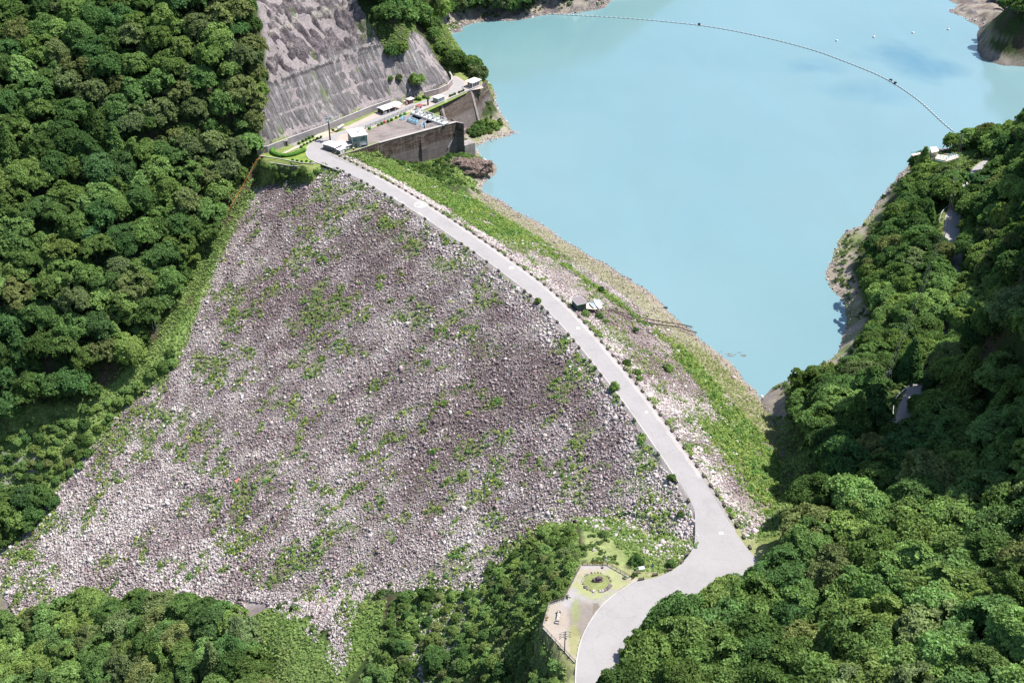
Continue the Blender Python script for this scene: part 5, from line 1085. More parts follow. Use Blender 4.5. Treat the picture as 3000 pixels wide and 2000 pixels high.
MB().box((-.04, lv * .5, 1.4), (.08, 1.2, 2.4)).build("door", paint("blue_grey_door", (.16, .17, .22), .6, .1), r)
def ctr2(x, y, z): return P(1660 + x / 15.68, 850 + y / 15.68, z)
sheet("boat_apron", [ctr2(*q, -2.2)[:2] for q in ((905, 880), (1250, 905), (1500, 880), (1320, 560), (900, 610))], -1.9, paint("apron_concrete", (.56, .48, .42), .9, .12))
def boat(a, b_, w, label, name="rowing_boat", hullc=(.78, .79, .78), z=-2.0):
    a = np.array(a); b_ = np.array(b_); d = (b_ - a)[:2]; L = np.linalg.norm(d); t = thing(name, label, "boat", (*((a + b_) / 2)[:2], z), math.atan2(d[1], d[0])); n = 12; V = []; F_ = []
    for i in range(n + 1):
        s_ = i / n; x = (s_ - .5) * L; hw = w / 2 * (1 - max(0, (s_ - .55) / .45) ** 2.2) * (.82 + .18 * min(1, s_ * 4)); hw = max(hw, .03); zt = .75 + .25 * s_ ** 3
        V += [(x, -hw, zt), (x, -hw * .75, .12), (x, 0, 0), (x, hw * .75, .12), (x, hw, zt), (x, hw * .8, zt - .05), (x, hw * .6, .3), (x, -hw * .6, .3), (x, -hw * .8, zt - .05)]
    for i in range(n):
        for j in range(9): F_.append((9 * i + j, 9 * i + (j + 1) % 9, 9 * i + 9 + (j + 1) % 9, 9 * i + 9 + j))
    F_ += [tuple(range(8, -1, -1)), tuple(range(9 * n, 9 * n + 9))]
    MB().add(V, F_).build("hull", paint("boat_%s" % name, hullc, .4, .05), t)
    for x in (-.25, .05): MB().box((x * L, 0, .6), (.3, w * .78, .06)).build("thwart", M_wht, t)
    return t
boat(ctr2(1560, 830, -1.6), ctr2(1270, 400, -1.6), 2.1, "long white boat hauled up beside the grey shed")
boat(ctr2(1300, 800, -1.6), ctr2(1080, 570, -1.6), 1.6, "smaller pale turquoise boat between shed and white boat", "dinghy", (.55, .68, .70))
p = ctr2(1640, 700, -1.9); q = ctr2(1420, 460, -1.9); o = MB().bar(q - p, [0, 0, 0], .35, .3).bar(q - p + [.7, .2, 0], [.7, .2, 0], .2, .3).build("boat_cradle", M_wht, None, p); o.location.z = -1.7; tag(o, "pair of white beams lying along the white boat", "beam")
# rails of the slipway down to the water
def slipway():
    cr3 = lambda x, y: (1500 + x / 3.7333, 780 + y / 3.7333)
    pts1 = [G(*cr3(*q)) for q in ((1020, 480), (1150, 510), (1280, 570), (1450, 610), (1600, 645), (1800, 665), (1950, 715), (2020, 730))]
    pts2 = [G(*cr3(*q)) for q in ((1060, 470), (1200, 515), (1450, 575), (1650, 615), (1850, 640), (1975, 670))]
    o = pts1[0]; t = thing("slipway", "pair of dark rails on sleepers running down from the boats to the water", "slipway", o)
    for pts in (pts1, pts2):
        m = MB(); q = resample(np.array(pts), 2.0, 1)
        for a, b_ in zip(q[:-1], q[1:]): m.bar(a - o + [0, 0, .35], b_ - o + [0, 0, .35], .45 if pts is pts1 else .3, .4)
        m.build("rail", paint("rusty_rail", (.14, .105, .095), .9, .3), t)
    q1 = resample(np.array(pts1), 4.0, 1); q2 = resample(np.array(pts2), 4.0, 1); n = min(len(q1), len(q2))
    for i in range(2, n, 2): MB().bar(q1[i] - o + [0, 0, .3], q2[i] - o + [0, 0, .3], .25, .2).build("sleeper", paint("pale_sleeper", (.36, .32, .28), .9, .2), t)
slipway()
o = MB().bar((-1.6, -.2, 0), (1.6, .2, .3), .8, .4).bar((-.5, .5, .1), (1.2, 1.0, .1), .3, .2).build("stranded_debris", M_dark); o.location = P(1945, 903, WATER) + [0, 0, .1]; tag(o, "dark debris stranded at the waterline below the shed", "debris")
def driftwood():
    rr = random.Random(9); q = resample(np.array([P(2120, 1033, WATER), P(2150, 1045, WATER), P(2175, 1035, WATER)]), 1.6, 1); m = MB()
    for p in q:
        for k in range(2): a = rr.uniform(0, 3.1); L = rr.uniform(1, 3.2); x, y = p[0] + rr.uniform(-1, 1), p[1] + rr.uniform(-1.5, 1.5); m.tube([(x, y, WATER + .08), (x + L * math.cos(a), y + L * .5 * math.sin(a), WATER + .15)], rr.uniform(.06, .16), 5)
    tag(m.build("driftwood", paint("bleached_wood", (.33, .28, .25), .9, .3)), kind='stuff')
driftwood()
p = G(696, 1410); o = MB().box((0, 0, 0), (1.1, 2.4, .18)).build("red_sheet", paint("faded_red", (.42, .13, .11), .8, .25, 1)); o.location = p + [0, 0, .6]; o.rotation_euler = (.25, .45, -.5); tag(o, "weathered red sheet lying on the stones at the top of a pale track", "sheet")

# ------------------------------------------------------------------ floating boom and buoys
def boom():
    px = [(1583, 42), (1620, 43), (1690, 47), (1790, 52), (1900, 60), (2000, 70), (2047, 75), (2120, 86), (2200, 102), (2300, 125), (2400, 153), (2450, 172), (2510, 195), (2560, 215), (2610, 240), (2660, 272), (2700, 302), (2740, 340), (2770, 368), (2795, 388)]
    q = resample(np.array([P(*p, WATER) for p in px]), 3.6, 2); o = q[0]; t = thing("floating_boom", "long curved line of small white floats strung across the reservoir", "boom", o)
    m = MB(); 
    for a, b_ in zip(q[:-1], q[1:]): m.bar(a - o + [0, 0, .12], b_ - o + [0, 0, .12], .22, .22)
    m.build("cable", paint("boom_cable", (.10, .12, .14), .7, .2), t)
    mf = MB().tube([(-.8, 0, .3), (-.55, 0, .3), (.55, 0, .3), (.8, 0, .3)], [.2, .42, .42, .2], 8).build("float", paint("float_white", (.62, .60, .60), .5, .1), t); q2 = q[::-1]
    rest = MB(); n = 0
    for i in range(1, len(q2) - 1):
        d = q2[i + 1] - q2[i - 1]; a = math.atan2(d[1], d[0])
        if n == 0: f = mf
        elif n < 100: f = mf.copy(); C.objects.link(f); f.parent = t
        else:
            c, s_ = math.cos(a), math.sin(a); b0 = q2[i] - o; rest.tube([b0 + [-.8 * c, -.8 * s_, .3], b0 + [-.55 * c, -.55 * s_, .3], b0 + [.55 * c, .55 * s_, .3], b0 + [.8 * c, .8 * s_, .3]], [.2, .42, .42, .2], 8); n += 1; continue
        f.location = q2[i] - o; f.rotation_euler = (0, 0, a); n += 1
    if rest.n: tag(rest.build("far_floats", paint("float_white", (.62, .60, .60)), t), kind='stuff')
    for px_ in ((2609, 238), (2622, 246), (2048, 74)):
        p = P(*px_, WATER) - o; MB().box((p[0], p[1], .7), (1.4, 1.4, 1.4), .6).build("marker_float", M_dark, t)
    print("floats", n)
boom()
for (x, y), lab in zip(((2451, 121), (2560, 110), (2674, 98), (2778, 88)), ("leftmost", "second from left", "third from left", "rightmost")):
    t = thing("white_buoy", "small white buoy beyond the boom, %s of the four" % lab, "buoy", P(x, y, WATER), 0, "buoys beyond the boom"); MB().tube([(0, 0, -.3), (0, 0, .3), (0, 0, .9), (0, 0, 1.3)], [.7, 1.0, .8, .2], 10).build("float", M_wht, t); MB().tube([(0, 0, 1.2), (0, 0, 2.0)], .12, 6).build("staff", M_steel, t)

# ------------------------------------------------------------------ right bank: gate tower, poles, guardrail
c5 = crop(2650, 340, 4.48)
def tower():
    g = c5(375, 560, 2.0); o = g; t = thing("gate_tower", "cream gate tower with a platform on the wooded headland", "tower", (g[0], g[1], 0)); f = lambda x, y, z: c5(x, y, z)[:2] - g[:2]
    a, b_, c_ = f(345, 560, 2), f(425, 540, 2), f(330, 500, 2); 
    MB().prism([a, b_, b_ + (c_ - a) * .8, c_], -1, 5.2).build("wall", M_cream, t); k = (a + b_ + c_) / 3
    MB().prism([a + (a - k) * .2, b_ + (b_ - k) * .2, b_ + (c_ - a) * .8 + (c_ - k) * .2, c_ + (c_ - k) * .3], 5.2, 5.5).build("roof", paint("cream_roof", (.70, .62, .50), .8, .06), t)
    MB().prism([f(400, 555, 3), f(560, 590, 3), f(720, 540, 3), f(690, 500, 3), f(600, 530, 3), f(430, 500, 3)], 2.4, 3.0).build("platform", M_cream, t)
    MB().prism([f(400, 560, 3), f(560, 595, 3), f(560, 590, 3), f(402, 553, 3)], -4, 2.4).build("platform_base", paint("greenish_panel", (.38, .48, .44), .7, .1), t)
    MB().prism([f(80, 505, 1), f(110, 520, 1), f(330, 470, 1), f(300, 455, 1)], .5, 1.0).build("jetty", M_cream, t)
tower()
railing("blue_railing", "pale blue railing round the platform of the cream tower", "railing", [c5(425, 530, 3), c5(545, 575, 3), c5(620, 520, 3), c5(710, 548, 3)], 1.4, M_blue, 2.0, 3, .09)
railing("blue_railing", "pale blue railing on the jetty left of the cream tower", "railing", [c5(85, 500, 1), c5(200, 470, 1), c5(310, 455, 1)], 1.3, M_blue, 2.0, 3, .09)
M_polec = paint("dark_pole", (.07, .07, .075), .7, .2)
POLES = [(P(2806, 452, 2), 11, "utility pole beside the cream tower on the headland"), (P(2783, 592, 2), 12, "utility pole above the upper bend of the bank road"), (P(2766, 700, 2), 11, "utility pole in the shade at the upper bend, double crossarm"),
         (P(2590, 1156, 2), 10.5, "utility pole in the bushes left of the pale curved guardrail"), (P(2600, 1290, 2), 9.5, "utility pole with white crossarm at the near end of the guardrail")]
for p, h, lab in POLES: utility_pole(p, h, lab, 2, .2 + random.uniform(-.2, .2), "utility poles along the bank road", M_polec)
def wires(pts, label, name="power_line", r=.035, mat=None, sag=1.5, offs=((-.8, 0), (0, .2), (.8, 0))):
    o = np.array(pts[0], float); t = thing(name, label, "cable", o)
    for ox, oz in offs:
        m = MB()
        for a, b_ in zip(pts[:-1], pts[1:]):
            a = np.array(a, float) - o; b_ = np.array(b_, float) - o; L = np.linalg.norm(b_ - a)
            m.tube([a + (b_ - a) * s_ + [ox, 0, oz - sag * 4 * s_ * (1 - s_)] for s_ in np.linspace(0, 1, 9)], r, 4, False)
        m.build("wire", mat or M_polec, t)
wires([p + [0, 0, h - .1] for p, h, _ in POLES], "black power lines strung between the poles along the right bank")
def guardrail(pts, label):
    q = resample(np.array([(p[0], p[1]) for p in pts]), 2.0, 2); o = q[0]; t = thing("guardrail", label, "guardrail", (*o, 2.0)); m = MB(); k = MB()
    for a, b_ in zip(q[:-1], q[1:]): m.bar((*(a - o), .8), (*(b_ - o), .8), .14, .45)
    for i, p in enumerate(q):
        if i % 2 == 0: MB().box((*(p - o), .4), (.14, .14, .8)).build('post', M_steel, t)
    m.build("rail", paint("white_rail", (.72, .76, .72), .5, .05), t)
cg = crop(2550, 1080, 7.127)
guardrail([cg(790, 370, 2.8), cg(640, 480, 2.8), cg(530, 600, 2.8), cg(480, 780, 2.8), cg(470, 1000, 2.8), cg(510, 1200, 2.8), cg(600, 1390, 2.8)], "pale curved guardrail where the bank road enters the shade")
guardrail([c5(620, 1150, 2.8), c5(520, 1220, 2.8), c5(470, 1290, 2.8), c5(460, 1400, 2.8)], "short pale guardrail at the upper bend of the bank road")
# cables over the left groin
a = P(777, 437, 8); b_ = P(752, 468, 4); c_ = P(635, 668, -22); e = P(463, 905, -52)
def cable(pts, mat, label, name, r, sag): wires(pts, label, name, r, mat, sag, ((0, 0),))
cable([a, b_, c_], M_orange, "bright orange cable slanting down beside the grassy edge of the dam", "orange_cable", .08, 1.0)
cable([c_, e, P(300, 1040, -66), P(0, 1200, -80)], paint("grey_cable", (.13, .15, .16), .6, .1), "thin dark cable running on down past the wooden frame into the woods", "dark_cable", .06, 2.0)
p = G(455, 968); p = p; t = thing("cable_frame", "grey two-legged cable frame at the foot of the left woods", "frame", p)
for x in (-.9, .9): MB().tube([(x, 0, -1), (x * .8, 0, 7.5)], .14, 6).build("leg", M_steel, t)
MB().tube([(-1.7, 0, 7.4), (1.7, 0, 7.4)], .13, 6).build("crossarm", M_steel, t)
p = G(22, 1258); t = thing("striped_pole", "thin dark leaning pole with a red and white foot at the left edge", "pole", p); MB().tube([(0, 0, 1.2), (-1.6, 0, 7)], .12, 6).build("shaft", M_polec, t); MB().tube([(.3, 0, 0), (0, 0, 1.2)], .16, 6).build("foot", M_red, t)

def outcrop():
    p = P(1372, 497, -19); t = thing("rock_outcrop", "brown craggy rock outcrop at the waterline below the concrete wall", "rock", p); o = MB().blob((0, 0, 1.5), (12, 6.0, 4.8), 21, .20, 5)
    v = np.array(o.v); v = v + (fnoise(v[:, 0] * 1.4 + v[:, 2] * .5, v[:, 1] * 1.2 + v[:, 2] * .8, 3.0, 88, 4)[:, None] - .5) * np.array([3.5, 3.5, 2.5]) ; o.v = [tuple(q) for q in v]
    tt = NT("brown_outcrop_rock", .95, .15); f = tt.noise(tt.pos((1.6, 1, .35)), .8, 6, .75, .5); tt.bump(f, .9, .6)
    o.build("crag", tt.col(tt.ramp(f, [(.36, (.045, .03, .028)), (.5, (.17, .12, .10)), (.64, (.33, .27, .235))])), t)
    w = P(1408, 520, WATER) - p; MB().blob((w[0], w[1], w[2] + .6), (2.6, 2.2, 2.0), 5, .3, 3).build("waterline_boulder", paint("wet_dark_rock", (.07, .085, .095), .6, .4, 1), t)
outcrop()
# ------------------------------------------------------------------ trees
def crown_mesh(seed, sprays=70, leaves=24000, leaf=.046, top=1.0, conifer=False, loose=1.0):
    """unit crown, radius about 1: many flattened leafy sprays at the ends of limbs, uneven in reach, height and density"""
    r = np.random.default_rng(seed); cs = []; rad = []; nrm = []
    bump_ = r.normal(size=(5, 3)); bump_ /= np.linalg.norm(bump_, axis=1)[:, None]; bk = r.uniform(-.28, .35, 5)
    for i in range(sprays):
        if conifer:
            h = (i + .5) / sprays; a = i * 2.4; reach = (1 - h) ** .8 * .75 * r.uniform(.55, 1.1); c = np.array([reach * math.cos(a), reach * math.sin(a), -1.0 + 2.5 * h]); q = .12 + .22 * (1 - h); n = np.array([math.cos(a) * .5, math.sin(a) * .5, .85])
        else:
            d = r.normal(size=3); d[2] = abs(d[2]) * 1.0 - .35; d /= np.linalg.norm(d); k = 1 + sum(b_ * max(0, d @ v) ** 2 for b_, v in zip(bk, bump_)); ins = r.random() < .25
            reach = (r.uniform(.25, .6) if ins else r.uniform(.62, .98)) * k; c = d * reach * np.array([1, 1, .85 * top]); q = r.uniform(.13, .34) * (1.15 if d[2] > .5 else 1); n = d * .75 + np.array([0, 0, .75]) + r.normal(size=3) * .22
        cs.append(c); rad.append(q); nrm.append(n / np.linalg.norm(n))
    cs = np.array(cs); rad = np.array(rad); nrm = np.array(nrm); w = rad ** 1.9 * r.uniform(.5, 1.5, len(rad)); k = r.choice(len(cs), leaves, p=w / w.sum())
    t1 = np.cross(nrm, [1, .3, .2]); t1 /= np.linalg.norm(t1, axis=1)[:, None]; t2 = np.cross(nrm, t1)
    a = r.random(leaves) * 6.283; lobe = 1 + .35 * np.sin(a * 3 + k * 1.7) + .2 * np.sin(a * 7 + k); q = np.sqrt(r.random(leaves)) * lobe; hgt = (1 - q ** 2) * .30 + r.normal(0, .09, leaves)
    p = cs[k] + (t1[k] * (q * np.cos(a))[:, None] + t2[k] * (q * np.sin(a))[:, None] + nrm[k] * hgt[:, None]) * rad[k][:, None] * loose
    n = leaves; nr = nrm[k] * .8 + (t1[k] * (q * np.cos(a))[:, None] + t2[k] * (q * np.sin(a))[:, None]) * .5 + r.normal(size=(n, 3)) * .62; nr /= np.linalg.norm(nr, axis=1)[:, None]
    t = np.cross(nr, r.normal(size=(n, 3))); t /= np.linalg.norm(t, axis=1)[:, None]; b = np.cross(nr, t); s = leaf * r.uniform(.5, 1.4, (n, 1))
    V = np.stack([p - t * s * .75 - b * s * .3, p - b * s * 1.15 - nr * s * .25, p + t * s * .75 - b * s * .1, p + b * s * 1.15 - nr * s * .25], 1).reshape(-1, 3)
    return V, np.arange(4 * n).reshape(-1, 4)
CROWNS = []
M_crown = [leaf_mat("foliage_" + nm, .34, False, c, .5) for nm, c in (("mid", (.135, .222, .070)), ("deep", (.092, .168, .055)), ("light", (.205, .305, .098)), ("olive", (.175, .222, .092)), ("blue", (.098, .180, .070)), ("brownish", (.200, .185, .095)))]
M_bark = paint("bark", (.09, .07, .055), .95, .3, 2, 0, .5)
def crown_data(seed, **kw):
    V, F_ = crown_mesh(seed, **kw); o = np_mesh("crown", V, F_, None); me = o.data; bpy.data.objects.remove(o); return me
SH_B = [crown_data(200 + i, sprays=[60, 80, 95, 55, 110, 70][i], leaves=[23000, 25000, 28000, 22000, 29000, 24000][i], leaf=[.043, .040, .038, .044, .037, .041][i], top=[.9, 1.1, 1.0, .8, 1.35, 1.0][i]) for i in range(6)]
SH_L = [crown_data(300 + i, sprays=50, leaves=20000, leaf=.043, top=[.75, 1.5][i], loose=[1.25, .9][i]) for i in range(2)]
SH_C = [crown_data(400 + i, sprays=110, leaves=15000, leaf=.042, conifer=True) for i in range(2)]
_variants = {}
def crown_variant(si, mi):
    k = (si, mi)
    if k not in _variants:
        me = (SH_B + SH_L + SH_C)[si].copy(); me.materials.clear(); me.materials.append(M_crown[mi]); _variants[k] = me
    return _variants[k]
def trunk_data(seed):
    r = random.Random(seed); m = MB(); m.tube([(0, 0, -.35), (.02, 0, .3), (.0, .03, .75), (.04, .0, 1.2)], [.06, .045, .035, .015], 7)
    for i in range(6): a = i * 1.05 + r.random(); z = .45 + i * .09; q = r.uniform(.35, .6); m.tube([(.01, .01, z), (q * .5 * math.cos(a), q * .5 * math.sin(a), z + .18), (q * math.cos(a), q * math.sin(a), z + .3)], [.024, .016, .006], 5)
    o = m.build("trunk", M_bark); me = o.data; bpy.data.objects.remove(o); return me
TRUNKS = [trunk_data(i) for i in range(3)]
MATW = ["mid green", "deep green", "light green", "olive", "blue-green", "brownish"]
LF = [(-80, -60), (583, -60), (598, 60), (617, 120), (612, 200), (604, 300), (598, 340), (572, 395), (530, 465), (487, 545), (440, 620), (408, 680), (368, 745), (330, 800), (280, 845), (235, 890), (215, 925), (0, 950), (-80, 960)]
LS = [(-60, 930), (220, 925), (330, 850), (400, 790), (410, 830), (320, 900), (255, 955), (205, 1040), (180, 1080), (120, 1105), (0, 1085), (-60, 1085)]   # scrub below the woods
LC = [(55, 965), (165, 965), (175, 1060), (140, 1100), (65, 1100)]
LE = [(-60, 1115), (60, 1100), (128, 1110), (130, 1150), (70, 1220), (20, 1240), (-60, 1280)]
BL = [(-80, 1425), (60, 1395), (150, 1350), (350, 1345), (520, 1370), (565, 1405), (605, 1470), (625, 1568), (630, 1640), (-80, 1640)]
BMs = [(1255, 1200), (1320, 1200), (1335, 1290), (1290, 1380), (1240, 1430), (1240, 1455), (1300, 1535), (1315, 1620), (800, 1620), (860, 1490), (905, 1375), (1000, 1350), (1110, 1345), (1180, 1260)]
BMt = [(905, 1350), (1010, 1345), (1010, 1400), (900, 1420)]
BMt2 = [(870, 1460), (1000, 1440), (1240, 1500), (1290, 1600), (800, 1620)]
RF = [(1418, 1640), (1412, 1540), (1420, 1470), (1478, 1420), (1562, 1356), (1612, 1322), (1745, 1322), (1782, 1270), (1800, 1200), (1838, 1150), (1868, 1100), (1862, 1010), (1820, 960), (1800, 915), (1825, 880), (1870, 842), (1950, 838), (1978, 800), (2000, 720), (1992, 655), (1985, 595), (2003, 545), (2062, 455), (2098, 378), (2106, 365), (2125, 325), (2190, 312), (2225, 300), (2280, 275), (2352, 262), (2460, 250), (2460, 1640)]
CLEAR = [[(2192, 345), (2275, 340), (2270, 390), (2225, 402), (2188, 388)], [(2152, 462), (2202, 462), (2208, 550), (2155, 550)], [(2042, 880), (2095, 868), (2100, 1010), (2058, 1010), (2040, 960)], [(2130, 335), (2205, 345), (2205, 372), (2130, 372)], [(2040, 850), (2070, 850), (2060, 1000), (2042, 1000)]]
RG = [(812, -80), (820, 0), (862, 42), (890, 80), (930, 60), (955, 55), (985, 90), (1012, 128), (1040, 172), (1075, 182), (1108, 180), (1128, 235), (1142, 235), (1136, 200), (1120, 168), (1085, 130), (1045, 118), (1018, 98), (1005, 60), (1008, 32), (1060, 22), (1230, 18), (1260, -80)]
RG2 = [(862, 88), (940, 88), (938, 128), (900, 140), (868, 120)]
FR = [(2290, -60), (2300, 12), (2360, 52), (2460, 60), (2460, -60)]; FR2 = [(1290, -60), (1300, 0), (1385, -2), (1440, -60)]
def vis_ok(p, h):
    """is the crown centre in free sight of the camera station"""
    c = np.array([p[0], p[1], p[2] + h]); d = np.array([0, 0, CAMZ]) - c; t = np.linspace(.03, .8, 24); q = c + d * t[:, None]; return np.all(surf_z(q[:, 0], q[:, 1]) < q[:, 2] + 1)
trees = []; _grid = {}
def near_ok(x, y, r, f):
    g = 12
    for i in range(int(x // g) - 2, int(x // g) + 3):
        for j in range(int(y // g) - 2, int(y // g) + 3):
            for a, b, q in _grid.get((i, j), ()):
                if (a - x) ** 2 + (b - y) ** 2 < (f * (r + q)) ** 2: return False
    return True
def ramp_choice(rr, w): return rr.choices(range(len(w)), w)[0]
def fill(zone, poly, bbox, n, rlo, rhi, f=.62, mats=(5, 3, 2, 2, 1, .5), hfac=(1.0, 1.5), shapes=None, excl=(), edge=.55, seed=0, minz=-200, roadclear=6.0, power=1.0, off=0.0):
    rr = random.Random(seed + 1000); made = 0
    X = np.array([rr.uniform(bbox[0], bbox[1]) for _ in range(n)]); Y = np.array([rr.uniform(bbox[2], bbox[3]) for _ in range(n)]); Z = surf_z(X, Y)
    R_ = np.array([rlo + (rhi - rlo) * rr.random() ** power for _ in range(n)]); u, v, dep = proj(X, Y, Z + R_ * .9)
    for i in np.argsort(-R_ * (1 if power != 1 else 0) - np.arange(n) * -1e-6 if power != 1 else np.arange(n)):
        x, y, z, r = X[i], Y[i], Z[i], R_[i]; pr = r * FPX / dep[i] / K * edge
        if not inpoly(u[i], v[i], poly): continue
        pts = [(u[i] - pr, v[i]), (u[i] + pr * (1.25 if zone == 'left mountainside' else 1), v[i] + (pr * .5 if zone == 'left mountainside' else 0)), (u[i], v[i] + pr * .8), (u[i], v[i] - pr)]
        if not all(inpoly(a, b, poly) or a < -5 or a > 2360 or b < -5 or b > 1573 for a, b in pts): continue
        if any(inpoly(a, b, e) for e in excl for a, b in pts + [(u[i], v[i])]): continue
        if z < WATER + 1.0 and crest_sd(x, y)[0] > 0: continue
        if z < minz or not near_ok(x, y, r, f): continue
        if roadclear and polydist(x, y, RBRD) < roadclear * .7: continue
        if inpoly(x, y, PARKX) or inpoly(x, y, TERRX): continue
        h = r * rr.uniform(*hfac)
        if not vis_ok((x, y, z), h): continue
        _grid.setdefault((int(x // 12), int(y // 12)), []).append((x, y, r))
        w_ = list(mats); nz = float(fnoise(x, y, 45, 201, 3)); nz2 = float(fnoise(x, y, 38, 207, 3))
        w_ = [w_[0], w_[1] * (3.2 if nz > .54 else .5), w_[2] * (3.0 if nz < .46 else .4), w_[3] * (2.6 if nz2 > .55 else .35), w_[4] * (1.8 if nz2 < .45 else .4), w_[5] * .5]
        m = ramp_choice(rr, w_); sh = rr.choice(shapes) if shapes else (rr.choice([0, 1, 2, 3, 4, 5, 0, 1, 2, 3, 4, 5, 6, 7]) if rr.random() > (.05 if nz2 < .47 else .01) or r < 4 else rr.choice([8, 9]))
        trees.append(dict(p=(x, y, z), r=r, h=h, m=m, s=sh, u=u[i], v=v[i], dep=dep[i], zone=zone, rot=rr.random() * 6.28, sz=rr.uniform(.85, 1.15) * (1.0 if sh < 8 else 1.15), tint=rr.uniform(.78, 1.25), tint2=rr.uniform(.92, 1.10), ax=rr.uniform(.85, 1.2))); made += 1
    print(zone, made)
PARKX = [(p[0], p[1]) for p in PARK]; TERRX = [(p[0], p[1]) for p in TERR]
_rdx = [tuple(p) for p in road_L] + [tuple(p) for p in road_R[::-1]]
fill("right woods by junction", RF, (-10, 200, 120, 330), 16000, 3.8, 9.6, .50, (6, 2, 4, 2.4, .4, .15), (.8, 1.1), excl=CLEAR, edge=.62, seed=1, power=1.6)
fill("lakeside woods at right", RF, (60, 280, 330, 700), 26000, 3.0, 7.4, .50, (6, 2.5, 3.5, 1.5, .4, .0), (.7, 1.05), excl=CLEAR, edge=.7, seed=2, power=1.4)
fill("bottom left woods", BL, (-300, -60, 240, 420), 9000, 3.6, 8.0, .47, (6, 1.5, 3.5, 2.5, .3, .0), (.5, .8), edge=.8, seed=3, power=1.3)
fill("slope below the park", BMs, (-90, 25, 190, 330), 16000, 1.0, 2.3, .95, (3, .6, 12, 1.0, .0, .0), (.12, .35), edge=.5, seed=5, power=1.5)
fill("slope below the park", BMt, (-90, 25, 190, 330), 6000, 2.5, 4.8, .5, (6, 2, 2, 1, .3, 0), (.5, .8), edge=.5, seed=31)
fill("slope below the park", BMt2, (-90, 25, 180, 330), 9000, 2.4, 5.2, .55, (6, 1.5, 4, 1, .3, 0), (.5, .8), edge=.5, seed=32, power=1.4)
fill("left mountainside", LF, (-420, -100, 380, 760), 42000, 3.4, 8.6, .50, (6, 3.5, 3, 2.6, .4, .05), (.8, 1.15), edge=.55, seed=6, power=1.5)
fill("left scrub", LS, (-330, -130, 360, 500), 9000, 1.4, 3.0, .62, (3, .5, 12, 1, .0, 0), (.25, .5), edge=.4, seed=7, power=1.5)
fill("left of dam toe", LC, (-300, -150, 350, 470), 4000, 7.5, 9.5, .5, (0, 1, 0, 0, 2, 0), (1.0, 1.2), shapes=[8, 9], edge=.1, seed=8)
fill("left dam toe", LE, (-320, -170, 330, 440), 5000, 3.0, 6.0, .52, (5, 2, 3, 1, 1, 0), (.5, .9), edge=.6, seed=9)
fill("ridge behind the cutting", RG, (-140, 80, 600, 980), 30000, 3.6, 9.0, .50, (6, 3, 3, 1.5, 1.2, 0), (.7, 1.1), edge=.75, seed=10, power=1.3)
fill("on the rock cutting", RG2, (-120, 0, 600, 760), 5000, 3.5, 6.0, .5, (6, 2, 3, 0, 0, 0), (.7, 1.0), edge=.7, seed=11, roadclear=0)
fill("far right headland", FR, (240, 520, 650, 1000), 6000, 5, 9, .56, (5, 3, 2, 1, 1, 0), (.8, 1.2), edge=.6, seed=12)
fill("far shore at the top", FR2, (-80, 40, 850, 1100), 5000, 6, 10, .56, (5, 3, 2, 1, 1, 0), (.8, 1.2), edge=.5, seed=13)
fill("below the spillway wall", [(880, 350), (985, 374), (1040, 346), (1085, 352), (1095, 372), (1045, 368), (1038, 395), (1075, 425), (1000, 410), (930, 385)], (-120, 10, 540, 680), 14000, .6, 1.6, .8, (5, 2, 6, 0, 0, 0), (.2, .45), edge=.3, seed=21, power=1.5)
fill("between the concrete walls", [(1072, 296), (1110, 268), (1152, 272), (1156, 292), (1120, 306), (1080, 312)], (-90, 40, 600, 760), 9000, 1.2, 3.0, .5, (5, 3, 4, 0, 0, 0), (.3, .6), edge=.4, seed=22)
fill("below the roadside garden", [(598, 372), (640, 372), (745, 384), (722, 408), (606, 402)], (-180, -80, 530, 620), 9000, 1.2, 2.8, .5, (5, 3, 4, 0, 0, 0), (.3, .6), edge=.4, seed=23)
_n0 = len(trees)
fill("hillside right of the view", [(2470, -60), (3600, -60), (3600, 1900), (2470, 1900)], (100, 330, 100, 620), 9000, 5, 9, .6, (6, 3, 3, 2, .4, 0), (.7, 1.0), edge=.3, seed=41)
for t in trees[_n0:]: t['dep'] *= 4
